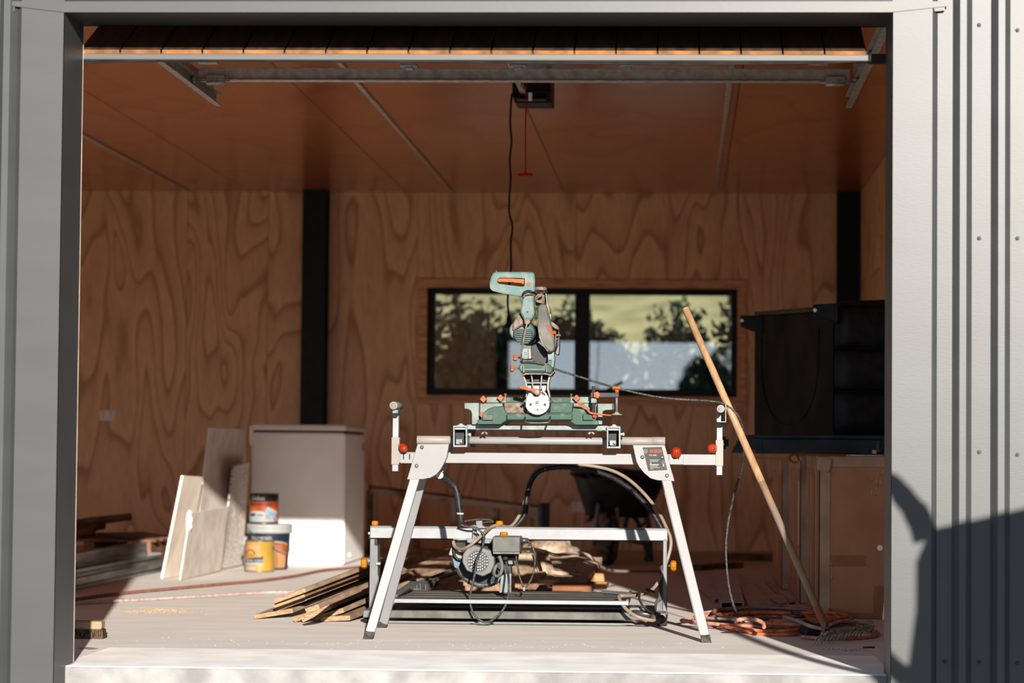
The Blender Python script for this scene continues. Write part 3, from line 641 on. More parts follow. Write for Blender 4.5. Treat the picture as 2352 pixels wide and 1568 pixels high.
obj('end_wing', pxprism(cpoly([(92, 1157), (215, 1157), (215, 1335), (155, 1335), (155, 1250), (148, 1225), (128, 1210), (95, 1207)]), Y0 + .05, .1, .002), M['greenl'], t)
obj('end_wing', pxprism(cpoly([(1185, 1163), (1316, 1163), (1316, 1215), (1250, 1218), (1228, 1228), (1224, 1335), (1185, 1335)]), Y0 + .05, .1, .002), M['greenl'], t)
obj('wing_cap', pxprism(cpoly([(1306, 1166), (1322, 1168), (1322, 1212), (1306, 1216)]), Y0 + .045, .1), M['dark'], t)
# bevel scale plate
th = [R(a) for a in range(200, 341, 10)]
arc = [(693 + 104 * math.cos(a), 1153 - 104 * math.sin(a)) for a in th]
pl = obj('bevel_plate', pxprism(cpoly(arc + [(795, 1130), (770, 1085), (752, 1060), (640, 1060), (618, 1085), (594, 1130)]), Y0 - .055, .014, .002), M['silver'], t)
for x, y, r, m in ((693, 1150, 27, 'silver'), (693, 1150, 15, 'steel'), (637, 1171, 10, 'dark'), (754, 1172, 10, 'dark'), (693, 1213, 6, 'dark')):
    c = P(*cp(x, y), Y0 - .056); rr = r * .28061 / 592
    obj('plate_bolt' if m != 'dark' else 'plate_hole', bm_lathe([(rr, 0), (rr, .002 if m == 'dark' else .004 + .006 * (m == 'steel'))], (c.x, Y0 - .055, c.z), (0, -1, 0), 18 if m != 'steel' else 6), M[m], pl)
obj('plate_slot', pxprism(cpoly([(655, 1095), (662, 1085), (690, 1078), (700, 1092), (665, 1107)]), Y0 - .057, .003), M['dark'], pl)
obj('plate_slot', pxprism(cpoly([(722, 1068), (735, 1066), (760, 1088), (752, 1100), (725, 1080)]), Y0 - .057, .003), M['dark'], pl)
for x in (590, 797):
    a = P(*cp(x, 1145), Y0 - .05); obj('stop_screw', bm_tube([a + Vector((-.008 if x < 690 else .008, 0, -.006)), a + Vector((.008 if x < 690 else -.008, 0, .006))], .0055, 8), M['steel'], t)
obj('bevel_hub', bm_lathe([(.047, 0), (.047, .10)], tuple(P(*cp(693, 1150), Y0 - .04)), (0, 1, 0), 32), M['green'], t)
# bevel lever
lv = obj('bevel_lever', pxprism(cpoly([(533, 1020), (545, 1014), (640, 1040), (690, 1042), (715, 1056), (722, 1078), (705, 1096), (680, 1096), (662, 1080), (640, 1062), (540, 1040)]), Y0 - .082, .02, .003), M['dorange'], t)
c = P(*cp(691, 1069), Y0 - .083); obj('lever_screw', bm_lathe([(.0085, 0), (.008, .003)], (c.x, Y0 - .082, c.z), (0, -1, 0), 16), M['steel'], lv)
# tilting arm: waisted casting with webs
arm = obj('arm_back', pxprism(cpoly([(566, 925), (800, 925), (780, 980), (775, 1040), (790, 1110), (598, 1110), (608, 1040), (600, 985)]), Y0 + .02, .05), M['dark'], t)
for pts in ([(560, 915), (580, 930), (606, 990), (614, 1045), (606, 1115), (597, 1115), (600, 1045), (592, 990)], [(806, 915), (788, 930), (772, 990), (770, 1045), (790, 1115), (800, 1118), (785, 1045), (788, 990)],
            [(638, 925), (648, 925), (664, 1050), (654, 1050)], [(724, 925), (734, 925), (722, 1050), (712, 1050)], [(596, 990), (785, 990), (785, 1000), (596, 1000)]):
    obj('arm_web', pxprism(cpoly(pts), Y0 - .03, .06, .001), M['cream'], t)
obj('arm_apron', pxprism(cpoly([(610, 1000), (772, 1000), (768, 1062), (616, 1062)]), Y0, .03, .002), M['silver'], t)
obj('arm_lug', pxprism(cpoly([(728, 1035), (735, 1025), (752, 1028), (758, 1060), (730, 1060)]), Y0 - .03, .03, .001), M['silver'], t)
cap = obj('arm_head', pxprism(cpoly([(535, 862), (552, 838), (580, 826), (780, 832), (812, 858), (822, 895), (800, 925), (765, 912), (600, 912), (575, 922), (548, 900)]), Y0 - .045, .11, .006), M['green'], t)
obj('head_rib', pxprism(cpoly([(570, 850), (585, 848), (590, 905), (575, 915)]), Y0 - .055, .012, .002), M['greenl'], cap); obj('head_rib', pxprism(cpoly([(757, 850), (772, 852), (775, 912), (762, 908)]), Y0 - .055, .012, .002), M['greenl'], cap)
obj('head_rib', pxprism(cpoly([(590, 880), (757, 880), (757, 892), (590, 890)]), Y0 - .052, .008, .001), M['greenl'], cap)
obj('head_edge', pxprism(cpoly([(545, 905), (575, 924), (600, 914), (765, 914), (800, 928), (826, 898), (830, 905), (802, 938), (765, 926), (600, 926), (570, 938), (545, 915)]), Y0 - .048, .1), M['sawdust'], cap)
for x, y in ((520, 788), (497, 876)):
    k = P(*cp(x, y), Y0 - .02); o = knob('tension_knob', (k.x + .004, k.y, k.z), (-1, -.15, 0), .0125, .016, M['dorange'], t, 6, .1)
    a = P(*cp(x + 15, y), Y0 - .02); b = P(*cp(x + 45, y), Y0 - .02); obj('knob_bolt', bm_tube([a, b], .004, 8), M['sawdust'], o)
# knuckle
c = P(*cp(596, 755), Y0 - .03); kn = obj('knuckle', merge(bm_lathe([(.021, 0), (.022, .003), (.022, .09)], (c.x, Y0 - .03, c.z), (0, 1, 0), 24), pxprism(cpoly([(568, 745), (625, 745), (640, 800), (568, 800)]), Y0 - .028, .08, .002)), M['greenl'], t)
obj('knuckle_bolt', bm_lathe([(.006, 0), (.005, .003)], (c.x, Y0 - .03, c.z), (0, -1, 0), 10), M['steel'], kn)
obj('knuckle_cheek', pxprism(cpoly([(615, 715), (638, 712), (643, 795), (620, 800)]), Y0 - .04, .1, .002), M['cream'], kn)
obj('knuckle_leg', pxprism(cpoly([(553, 780), (566, 780), (566, 832), (550, 832)]), Y0 - .04, .06, .002), M['sawdust'], kn)
# yoke and lower blade guard
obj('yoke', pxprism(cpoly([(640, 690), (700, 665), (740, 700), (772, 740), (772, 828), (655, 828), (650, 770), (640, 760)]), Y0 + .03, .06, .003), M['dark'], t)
obj('blade', bm_lathe([(.030, -.001), (.030, .001)], tuple(P(*cp(712, 785), Y0 + .025)), (0, 1, 0), 32), M['dark'], t)
obj('yoke_arm', pxprism(cpoly([(775, 740), (830, 735), (835, 805), (822, 890), (800, 890), (805, 810), (778, 808)]), Y0 - .02, .05, .002), M['greenl'], t)
# saw head: blade housing
hous = obj('blade_housing', pxprism(cpoly([(688, 470), (690, 385), (706, 352), (742, 347), (772, 362), (788, 440), (806, 520), (828, 620), (834, 715), (822, 738), (798, 744), (772, 728), (740, 690), (712, 620), (694, 540)]), Y0 - .06, .24, .012), M['dust'], t)
obj('housing_edge', pxprism(cpoly([(686, 480), (696, 470), (716, 600), (745, 680), (785, 735), (776, 740), (738, 694), (706, 622)]), Y0 - .065, .22, .002), M['sawdust'], hous)
Mx = Matrix.Translation(P(*cp(795, 565), Y0 - .062)) @ Matrix.Rotation(R(90), 4, 'X') @ Matrix.Rotation(R(-66), 4, 'Z')
obj('lettering', bm_text('BOSCH', .017, Mx, .0008, bold=.0006), M['print_r'], hous)
# chip spout and outer guard strip
sp = obj('dust_spout', bm_tube([P(*cp(720, 355), Y0 + .02), P(*cp(722, 300), Y0 + .01), P(*cp(720, 240), Y0)], [.021, .0215, .0225], 16), M['sawdust'], t)
obj('spout_rim', bm_lathe([(.024, 0), (.0245, .008), (.02, .014)], tuple(P(*cp(719, 240), Y0)), (-.02, 0, 1), 16), M['sawdust'], sp)
obj('guard_strip', pxprism(cpoly([(757, 262), (766, 262), (775, 330), (790, 400), (795, 470), (786, 470), (775, 400)]), Y0 - .03, .05, .001), M['cream'], t)
obj('guard_link', pxprism(cpoly([(664, 305), (690, 312), (745, 335), (742, 350), (690, 335), (664, 320)]), Y0 - .04, .02, .002), M['sawdust'], t)
obj('guard_pin', bm_tube([P(*cp(799, 430), Y0), P(*cp(800, 478), Y0)], .0035, 8), M['cream'], t)
obj('lower_guard', pxprism(cpoly([(792, 485), (830, 505), (862, 530), (866, 560), (845, 555), (815, 535), (800, 515)]), Y0 - .01, .1, .002), M['sawdust'], t)
gd = obj('guard_arm', pxprism(cpoly([(862, 560), (872, 575), (874, 700), (868, 760), (848, 770), (838, 745), (858, 690), (862, 620)]), Y0, .05, .002), M['steel'], t)
obj('guard_spindle', merge(bm_tube([P(*cp(828, 603), Y0 - .005), P(*cp(884, 606), Y0 - .005)], .0045, 8), bm_tube([P(*cp(842, 600), Y0 - .005), P(*cp(842, 700), Y0 - .005)], .003, 6), bm_tube([P(*cp(832, 635), Y0 - .005), P(*cp(862, 635), Y0 - .005)], .003, 6)), M['alup'], gd)
k = P(*cp(824, 582), Y0 - .03); knob('guard_knob', (k.x, k.y, k.z), (.5, -1, 0), .0075, .012, M['orange'], t, 0)
# motor
c = P(*cp(578, 580), Y0 - .02)
mo = obj('motor', bm_lathe([(.034, -.05), (.041, -.045), (.044, -.02), (.044, .08), (.036, .1)], tuple(c), (.25, 1, -.1), 28), M['teal'], t)
obj('motor_skirt', bm_lathe([(.0455, -.012), (.046, .03)], tuple(c), (.25, 1, -.1), 28), M['dark'], mo)
obj('motor_hood', pxprism(cpoly([(486, 570), (492, 505), (520, 458), (548, 430), (575, 470), (590, 520), (530, 545)]), Y0 - .085, .06, .006), M['sawdust'], mo)
obj('motor_grille', pxprism(cpoly([(496, 565), (520, 550), (640, 555), (652, 600), (640, 655), (600, 680), (555, 680), (515, 650), (496, 610)]), Y0 - .087, .016, .003), M['dark'], mo)
for i in range(7):
    y = 556 + i * 18; x0 = 512 + abs(i - 2.6) * 5; x1 = 645 - max(0, i - 4) * 12
    obj('grille_slat', pxprism(cpoly([(x0, y), (x1, y + 5 - i * 1.2), (x1, y + 15 - i * 1.2), (x0, y + 10)]), Y0 - .094, .012, .001), M['tealc'], mo)
# neck and handle
nk = obj('neck', pxprism(cpoly([(572, 290), (600, 262), (650, 262), (660, 280), (662, 370), (670, 420), (655, 465), (630, 490), (592, 490), (570, 450), (552, 420), (560, 370)]), Y0 - .115, .05, .007), M['teal'], t)
obj('neck_boot', pxprism(cpoly([(580, 462), (638, 458), (634, 500), (618, 516), (592, 516), (584, 500)]), Y0 - .122, .03, .003), M['sawdust'], nk)
c = P(*cp(612, 414), Y0 - .116); obj('neck_screw', bm_lathe([(.0035, 0), (.003, .001)], (c.x, c.y + .0005, c.z), (0, -1, 0), 10), M['dark'], nk)
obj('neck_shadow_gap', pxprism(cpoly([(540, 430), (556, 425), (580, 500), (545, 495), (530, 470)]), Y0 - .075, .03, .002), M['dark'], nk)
hx = cpoly([(306, 180), (318, 128), (336, 98), (355, 90), (600, 92), (655, 94), (664, 105), (668, 150), (668, 240), (640, 262), (575, 284), (530, 280), (400, 258), (330, 240), (308, 222)])
hh = cpoly([(362, 150), (372, 138), (385, 134), (560, 136), (590, 140), (588, 200), (570, 208), (470, 196), (380, 184), (364, 172)])
hn = obj('handle', pxprism(hx, Y0 - .12, .045, 0, hh), M['teal'], t)
obj('handle_rim', bm_tube([P(x, y, Y0 - .121) for x, y in hx], .0022, 6, True), M['teal'], hn)
obj('handle_seam', bm_box(P(*cp(376, 95), Y0).x - .0006, P(*cp(376, 95), Y0).x + .0006, Y0 - .1215, Y0 - .12, P(*cp(376, 130), Y0).z, P(*cp(376, 94), Y0).z), M['greenl'], hn)
tg = obj('trigger', pxprism(cpoly([(363, 148), (372, 138), (500, 138), (500, 142), (583, 144), (586, 160), (578, 190), (560, 178), (500, 174), (498, 170), (375, 168), (363, 162)]), Y0 - .112, .03, .003), M['orange'], hn)
k = P(*cp(620, 184), Y0 - .12); obj('lock_button', bm_lathe([(.0075, 0), (.007, .003)], (k.x, Y0 - .12, k.z), (0, -1, 0), 14), M['orange'], hn)
tp = obj('handle_tape', bm_tube([P(*cp(572, 290), Y0 - .122), P(*cp(585, 262), Y0 - .125), P(*cp(620, 246), Y0 - .128), P(*cp(660, 258), Y0 - .125), P(*cp(700, 262), Y0 - .03), P(*cp(760, 250), Y0 - .025), P(*cp(764, 262), Y0 + .02)], [.006, .007, .006, .005, .006, .007, .005], 8, smooth=3), M['bcable'], t)
obj('tape_tail', bm_tube([P(*cp(575, 292), Y0 - .122), P(*cp(600, 268), Y0 - .128), P(*cp(655, 264), Y0 - .126)], .0045, 6, smooth=3), M['sawdust'], tp)
obj('tape_knot', bm_tube([P(*cp(668, 300), Y0 - .05), P(*cp(690, 278), Y0 - .055), P(*cp(735, 272), Y0 - .05), P(*cp(700, 292), Y0 - .05), P(*cp(672, 318), Y0 - .045)], .0045, 6, smooth=3), M['sawdust'], tp)
# fence knobs, screws, clamp
for x, y in ((246, 1126), (388, 1118), (1010, 1120)):
    k = P(*cp(x, y), Y0 + .05); knob('fence_knob', (k.x, Y0 + .085, k.z), (0, -1, 0), .0125, .018, M['dorange'], t, 4, .13)
k = P(*cp(242, 1258), Y0 + .02); knob('fence_knob', (k.x, Y0 + .04, k.z), (0, -1, 0), .0115, .018, M['dorange'], t, 4, .13)
for x in (431, 969):
    c = P(*cp(x, 1106), Y0 + .1); obj('fence_screw', merge(bm_tube([c - Vector((0, 0, .004)), c + Vector((0, 0, .008))], .0028, 8), bm_lathe([(.006, .008), (.006, .011)], tuple(c), (0, 0, 1), 12)), M['sawdust'], t)
cl = obj('clamp_post', bm_tube([P(*cp(1152, 1260), Y0 + .04), P(*cp(1152, 1022), Y0 + .04)], .0077, 14), M['steel'], t)
obj('clamp_collar', pxprism(cpoly([(1130, 1118), (1178, 1118), (1178, 1160), (1130, 1160)]), Y0 + .025, .05, .002), M['greenl'], t)
obj('clamp_arm', pxprism(cpoly([(1127, 1072), (1360, 1074), (1360, 1112), (1127, 1116)]), Y0 + .03, .022, .002), M['dark'], t)
k = P(*cp(1170, 1094), Y0 + .02); knob('clamp_knob', (k.x, Y0 + .03, k.z), (.25, -1, 0), .0135, .02, M['dorange'], t, 5, .1)
cs = obj('clamp_screw', bm_tube([P(*cp(1341, 1070), Y0 + .04), P(*cp(1341, 1235), Y0 + .04)], .0052, 12), M['alup'], t)
obj('clamp_pad', bm_lathe([(.0245, 0), (.022, .002), (.009, .007), (.006, .012)], tuple(P(*cp(1341, 1257), Y0 + .04)), (0, 0, 1), 20), M['cream'], cs)
k = P(*cp(1343, 1075), Y0 + .04); ck = obj('clamp_handle', merge(bm_lathe([(.008, 0), (.008, .012)], tuple(k), (0, 0, 1), 12), bm_bar(P(*cp(1305, 1032), Y0 + .04), P(*cp(1378, 1036), Y0 + .04), .014, .011, .003)), M['orange'], cs)
# mitre lever
obj('mitre_lever', bm_prism([P(*cp(x, y), Y0 - .03) for x, y in ((995, 1178), (1060, 1180), (1090, 1186), (1105, 1200), (1122, 1228), (1150, 1238), (1297, 1256), (1297, 1266), (1150, 1252), (1120, 1246), (1100, 1224), (1080, 1196), (995, 1184))], (0, .035, 0), .001), M['orange'], t)
obj('lever_cap', pxprism(cpoly([(1022, 1160), (1035, 1153), (1072, 1155), (1076, 1172), (1030, 1176)]), Y0 - .025, .03, .003), M['orange'], t)
obj('lever_foot', pxprism(cpoly([(1140, 1248), (1180, 1252), (1180, 1282), (1148, 1280)]), Y0 - .02, .03, .002), mat('deep_red_plastic', (.25, .03, .01), .5), t)
obj('mitre_bail', bm_tube([P(*cp(592, 1278), Y0 - .03), P(*cp(592, 1300), Y0 - .05), P(*cp(615, 1320), Y0 - .06), P(*cp(770, 1320), Y0 - .06), P(*cp(793, 1300), Y0 - .05), P(*cp(797, 1275), Y0 - .03)], .0042, 8, smooth=4), M['steel'], t)
cpd = P(*cp(1155, 1297), Y0 + .01); obj('base_bolt', bm_lathe([(.008, 0), (.008, .004), (.004, .007)], tuple(cpd), (0, 0, 1), 12), M['print_w'], t)
obj('motor_lead', bm_tube([P(*cp(606, 515), Y0 - .12), P(*cp(595, 560), Y0 - .125), P(*cp(582, 620), Y0 - .12), P(*cp(570, 690), Y0 - .11), P(*cp(562, 760), Y0 - .09), P(*cp(560, 820), Y0 - .06)], .0032, 8, smooth=4), M['sawdust'], t)
# supply lead draped over the roller to the coil on the floor
pts = [(1198, 832, 9.34), (1220, 831, 9.33), (1242, 835, 9.33), (1262, 843, 9.35), (1340, 868, 9.40), (1400, 886, 9.44), (1480, 906, 9.47), (1540, 915, 9.50), (1600, 919, 9.52), (1640, 922, 9.55), (1665, 929, 9.53), (1690, 948, 9.52), (1703, 972, 9.55), (1709, 1005, 9.6), (1708, 1040, 9.65), (1703, 1080, 9.75), (1690, 1120, 9.8), (1676, 1180, 9.85), (1668, 1240, 9.85), (1669, 1300, 9.85), (1677, 1360, 9.85), (1692, 1405, 9.85)]
bm = bm_tube([P(*q) for q in pts] + [G(1718, 1436, .02), G(1755, 1447, .015), G(1800, 1448, .012)], [.0047] * 24, 8, smooth=5)
ld = obj('saw_lead', bm, M['greycable'], None); tag(ld, 'long dark power lead draped from the mitre saw over the roller to the floor', 'power lead')
# ================================================================ wet tile saw standing on the floor behind the stand
YR = 10.36
t = thing('tile_saw', 'wet tile saw with aluminium bridge rail, blue blade and ribbed table on the floor', 'tile saw', (-.62, YR, 0))
def hb(x0, x1, y0, y1, Y0, Y1, m, nm, par=None, bev=.0015):
    a, b = P(x0, y1, Y0), P(x1, y0, Y0)
    return obj(nm, bm_box(a.x, b.x, Y0, Y1, a.z, b.z, bev), m, par or t)
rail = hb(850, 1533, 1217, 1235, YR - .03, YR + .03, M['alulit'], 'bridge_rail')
hb(850, 1533, 1213, 1218, YR - .018, YR + .03, M['alup'], 'rail_top', rail)
hb(847, 1535, 1235, 1237.5, YR - .01, YR + .03, M['dark'], 'rail_groove', rail)
for px in (846,): c = P(px, 1225, YR - .03); obj('rail_bolt', bm_lathe([(.006, 0), (.006, .01)], (c.x - .004, YR, c.z), (1, 0, 0), 8), M['galv'], rail)
# end frames
lf = obj('end_frame', pxprism([(850, 1237), (861, 1237), (861, 1250), (868, 1252), (868, 1318), (874, 1340), (874, 1352), (862, 1395), (858, 1418), (847, 1418)], YR - .03, .08, .002), M['alup'], t)
obj('frame_pad', pxprism([(860, 1236), (867, 1238), (867, 1253), (860, 1251)], YR - .035, .04), M['black'], lf)
c = P(870, 1294, YR - .03); obj('frame_bolt', bm_tube([(c.x - .012, YR - .034, c.z), (c.x + .008, YR - .034, c.z)], .006, 8), M['galv'], lf)
rf = obj('end_frame', pxprism([(1523, 1238), (1532, 1238), (1532, 1412), (1522, 1412)], YR - .03, .08, .002), M['alup'], t)
obj('frame_gusset', pxprism([(1516, 1300), (1524, 1294), (1524, 1412), (1505, 1412), (1503, 1385), (1512, 1370)], YR - .02, .05, .002), M['dark'], rf)
obj('frame_foot', pxprism([(1508, 1384), (1522, 1376), (1524, 1412), (1506, 1410)], YR - .035, .03, .002), M['steel'], rf)
for z0, z1, nm in ((0.0005, .03, 'foot'),):
    for px in (857, 1522):
        c = P(px, 1425, YR - .2); 
        for Y_ in (YR - .13, YR + .3): obj(nm, bm_box(P(px, 1425, YR).x - .02, P(px, 1425, YR).x + .02, Y_ - .02, Y_ + .02, z0, z1, .004), M['rubber'], t)
# base frame
xa, xb = P(890, 1410, 10.2).x, P(1442, 1410, 10.2).x
fb = obj('base_frame', bm_box(xa - .07, xb + .14, 10.17, 10.21, .026, .058, .003), M['dust'], t)
obj('base_bar', bm_box(xa - .07, xb + .14, 10.66, 10.70, .026, .058, .003), M['alup'], fb)
obj('base_bar', bm_box(xa - .1, xa - .06, 10.17, 10.70, .026, .058, .003), M['alup'], fb); obj('base_bar', bm_box(xb + .12, xb + .16, 10.17, 10.70, .026, .058, .003), M['alup'], fb)
obj('water_tray', bm_box(xa, xb, 10.23, 10.65, .03, .05, .004), M['dark'], t)
obj('base_strip', bm_box(xa, xb + .03, 10.168, 10.176, .008, .014), M['alup'], fb)
# ribbed table
tz = .112; ta, tb_ = P(902, 1377, 10.08).x, P(1444, 1377, 10.08).x
obj('table_edge', bm_box(ta, tb_, 10.075, 10.083, tz - .016, tz, .001), M['alulit'], t)
rib = mat('ribbed_dark_rubber_table', (0.130, 0.125, 0.115), .7, var=.3, vscale=14, stretch=(.3, 6, 1))
for i in range(8):
    y0 = 10.086 + i * .084
    obj('table_strip', bm_box(ta + .005, tb_ - .01, y0, y0 + .079, tz - .014, tz - .001 * (i % 2), .003), rib, t)
for X in (ta, tb_ - .012): obj('table_end', bm_box(X, X + .012, 10.08, 10.76, tz - .02, tz + .006, .002), M['alup'], t)
obj('fence_bar', bm_bar((ta + .0, 10.12, tz + .01), (ta + .04, 10.5, tz + .045), .03, .012, .002), M['alup'], t)
obj('fence_bar', bm_bar((tb_ - .12, 10.6, tz + .008), (tb_ + .03, 10.45, tz + .008), .03, .012, .002), M['alup'], t)
# water fitting at the right foot
c = P(1497, 1414, 10.1)
wf_ = obj('drain_fitting', merge(bm_tube([P(1452, 1405, 10.15), P(1495, 1412, 10.12)], .013, 10), bm_lathe([(.018, 0), (.022, .01), (.022, .03), (.017, .034)], tuple(P(1497, 1414, 10.12)), (1, -.4, -.25), 12)), M['steel'], t)
obj('fitting_nut', bm_lathe([(.019, 0), (.019, .02), (.012, .03)], tuple(P(1512, 1420, 10.08)), (1, -.6, -.2), 8), M['dark'], wf_)
obj('fitting_block', bm_box(P(1444, 1400, 10.14).x, P(1482, 1400, 10.14).x, 10.14, 10.2, .06, .085, .004), M['steel'], wf_)
# motor head
bc = P(1109, 1283, YR)
blade = obj('blade', bm_lathe([(.112, -.002), (.124, -.0018), (.124, .0018), (.112, .002)], (bc.x, YR, bc.z), (0, 1, 0), 180, lobes=60, amp=.012), M['steel'], t)
obj('blade_face', bm_lathe([(.108, 0), (.108, .0012)], (bc.x, YR - .0045, bc.z), (0, 1, 0), 48), mat('deep_blue_blade', (.008, .024, .032), .45, .0, var=.1), blade)
# guard over the upper half of the blade
ga = [(bc.x + .135 * math.cos(R(a)), bc.z + .135 * math.sin(R(a))) for a in range(-5, 195, 10)]
obj('blade_guard', bm_prism([(x, YR - .02, z) for x, z in ga], (0, .05, 0), .002), M['black'], t)
gp = obj('guard_window', pxprism([(1036, 1258), (1058, 1262), (1062, 1290), (1050, 1286), (1042, 1276), (1030, 1274)], YR - .03, .008, .001), M['cream'], t)
gw = obj('guard_wing', pxprism([(1040, 1282), (1060, 1290), (1050, 1305), (1044, 1302)], YR - .028, .006), mat('pale_blue_label', (.12, .2, .26), .4), t)
obj('guard_tube', bm_tube([P(1042, 1250, YR - .05), P(1043, 1270, YR - .05), P(1050, 1283, YR - .05), P(1066, 1286, YR - .05)], .006, 8, smooth=4), M['bcable'], t)
mt_ = mat('grey_cast_motor', (0.140, 0.140, 0.135), .5, .2, var=.1, vscale=20)
YM = YR - .15
mot = obj('motor', pxprism([(1089, 1251), (1127.7, 1264), (1135.7, 1280), (1135.7, 1296), (1128.6, 1314), (1109, 1323.8), (1071.4, 1310), (1061.6, 1290.7), (1062.5, 1272.9), (1075, 1256.8)], YM, .125, .004), mt_, t)
gc = P(1098.2, 1288.6, YM - .001)
obj('fan_recess', bm_lathe([(.0445, 0), (.0445, .0012)], (gc.x, YM - .0008, gc.z), (0, 1, 0), 36), M['dark'], mot)
obj('fan_rim', bm_tube([(gc.x + .0445 * math.cos(R(a)), YM - .002, gc.z + .0445 * math.sin(R(a))) for a in range(0, 360, 12)], .0025, 6, True), M['alup'], mot)
for i in range(-4, 5):
    x = i * .0094; hgt = math.sqrt(max(0, .042 ** 2 - x * x))
    n_ = max(2, int(hgt * 2 / .011))
    for j in range(n_):
        zc = -hgt + (j + .5) * 2 * hgt / n_
        obj('fan_slat', xform(bm_box(-.0033, .0033, -.0015, .0015, -.0035, .0035, .0006), Matrix.Translation((gc.x + x, YM - .0022, gc.z + zc)) @ Matrix.Rotation(.35, 4, 'Y')), M['silver'], mot)
box = hb(1131, 1194.5, 1232.5, 1267.5, YR - .2, YR - .05, mat('grey_control_box', (0.100, 0.100, 0.095), .5, .1, var=.12, vscale=25), 'control_box', None, .003)
hb(1132, 1194, 1267, 1272, YR - .195, YR - .06, M['steel'], 'box_base', box)
for px in (1135.5, 1190):
    c0 = P(px, 1250, YR - .2); obj('box_lid_screw', merge(bm_box(c0.x - .0015, c0.x + .0015, YR - .2015, YR - .199, c0.z - .02, c0.z + .02), bm_lathe([(.003, 0), (.003, .002)], (c0.x, YR - .2, c0.z - .024), (0, -1, 0), 8)), M['steel'], box)
cx_ = P(1177, 1271, YR - .2); 
for px, py in ((1145, 1274), (1161, 1278)):
    c = P(px, py, YR - .12); obj('cable_gland', bm_lathe([(.012, -.014), (.013, -.004), (.013, .004), (.011, .014)], tuple(c), (0, 0, 1), 10), M['dark'], box)
c = P(1203, 1241, YR - .12); obj('cable_gland', bm_lathe([(.013, -.012), (.012, .0), (.01, .02)], tuple(c), (1, 0, 0), 10), M['steel'], box)
knob('height_knob', tuple(P(1157, 1231, YR - .1)), (0, 0, 1), .016, .018, M['yorange'], box, 8, .06)
obj('knob_flange', bm_lathe([(.026, 0), (.026, .004), (.018, .007)], tuple(P(1157, 1232, YR - .1)), (0, 0, 1), 20), M['yorange'], box)
obj('carriage_plate', pxprism([(1072, 1236), (1131, 1238), (1131, 1248), (1073, 1246)], YR - .08, .02, .001), M['alup'], t)
obj('carriage_bar', bm_tube([P(1041, 1238, YR - .07), P(1076, 1238, YR - .07)], .0025, 6), M['galv'], t)
obj('carriage_clip', pxprism([(1087, 1206), (1095, 1206), (1095, 1238), (1084, 1246)], YR - .06, .012, .001), M['zinc'], t)
obj('carriage_post', pxprism([(1093, 1196), (1108, 1195), (1108, 1206), (1120, 1213), (1094, 1213)], YR - .05, .05, .001), M['alup'], t)
obj('splash_flap', pxprism([(1150, 1325), (1156, 1318), (1175, 1316), (1174, 1361), (1146, 1361)], YR - .05, .012, .002), M['zinc'], t)
obj('motor_mount', pxprism([(1138, 1272), (1190, 1272), (1188, 1298), (1174, 1300), (1174, 1320), (1158, 1320), (1140, 1300)], YR - .03, .06, .002), M['dark'], t)
obj('motor_bracket', pxprism([(1165, 1281), (1183, 1281), (1183, 1296), (1168, 1296)], YR - .06, .03, .001), M['alup'], t)
# knobs
for (px, py, ax, r, h) in ((861, 1213, (0, 0, 1), .014, .022), (1147, 1213, (0, 0, 1), .015, .022), (849, 1293, (-1, 0, 0), .022, .026), (1534, 1299, (1, 0, 0), .022, .026), (1214, 1251, (1, 0, 0), .012, .014)):
    c = P(px, py, YR); st_ = obj('knob_stem', bm_tube([c, c + Vector(ax) * .012], .006, 8), M['steel'], t)
    knob('clamp_knob', tuple(c + Vector(ax) * .010), ax, r, h, M['yorange'], st_, 8, .05)
# hoses and cables
def q1(x, y): return (1000 + x * .17857, 1180 + y * .17857)
hose_m = mat('clouded_beige_hose', (0.240, 0.185, 0.135), .35, var=.1)
arc = [(1041, 1243, 10.3), (1046, 1256, 10.28), (1062, 1261, 10.24), (1080, 1252, 10.2), (1107, 1228, 10.22), (1125, 1212, 10.3), (1143, 1206, 10.35), (1165, 1210, 10.4), (1178, 1205, 10.42), (1190, 1188, 10.44), (1203, 1160, 10.46), (1209, 1130, 10.48), (1221, 1092, 10.5), (1240, 1072, 10.5), (1275, 1065, 10.5), (1330, 1066, 10.5), (1395, 1077, 10.5), (1440, 1098, 10.48), (1480, 1134, 10.45), (1512, 1175, 10.42), (1530, 1210, 10.4), (1540, 1235, 10.39), (1540, 1258, 10.38), (1531, 1290, 10.37), (1520, 1320, 10.33), (1506, 1345, 10.3), (1488, 1360, 10.25), (1460, 1367, 10.2), (1424, 1368, 10.13)]
obj('water_hose', bm_tube([P(*q) for q in arc], .0075, 10, smooth=4), hose_m, t)
obj('water_hose', bm_tube([P(*q) for q in ((1420, 1368, 10.14), (1426, 1382, 10.1), (1440, 1400, 10.07), (1462, 1415, 10.05), (1495, 1424, 10.06), (1505, 1422, 10.08))], .0075, 10, smooth=4), hose_m, t)
cond = [(1178, 1212, 10.42), (1192, 1200, 10.43), (1206, 1178, 10.44), (1210, 1140, 10.45), (1219, 1108, 10.46), (1237, 1084, 10.47), (1270, 1074, 10.47), (1320, 1074, 10.47), (1380, 1086, 10.46), (1430, 1110, 10.44), (1470, 1144, 10.42), (1500, 1180, 10.41), (1520, 1215, 10.4), (1530, 1245, 10.38), (1528, 1275, 10.38)]
cg = catmull([P(*q) for q in cond], 8)
obj('cable_conduit', bm_tube(cg, [.0115 if i % 2 else .0095 for i in range(len(cg))], 8), M['bcable'], t)
for i in (20, 44, 70, 92):
    a, b = cg[i], cg[i + 1]; obj('cable_tie', bm_lathe([(.014, 0), (.014, .004)], tuple(a), tuple((b - a).normalized()), 12), M['black'] if i > 50 else M['alup'], t)
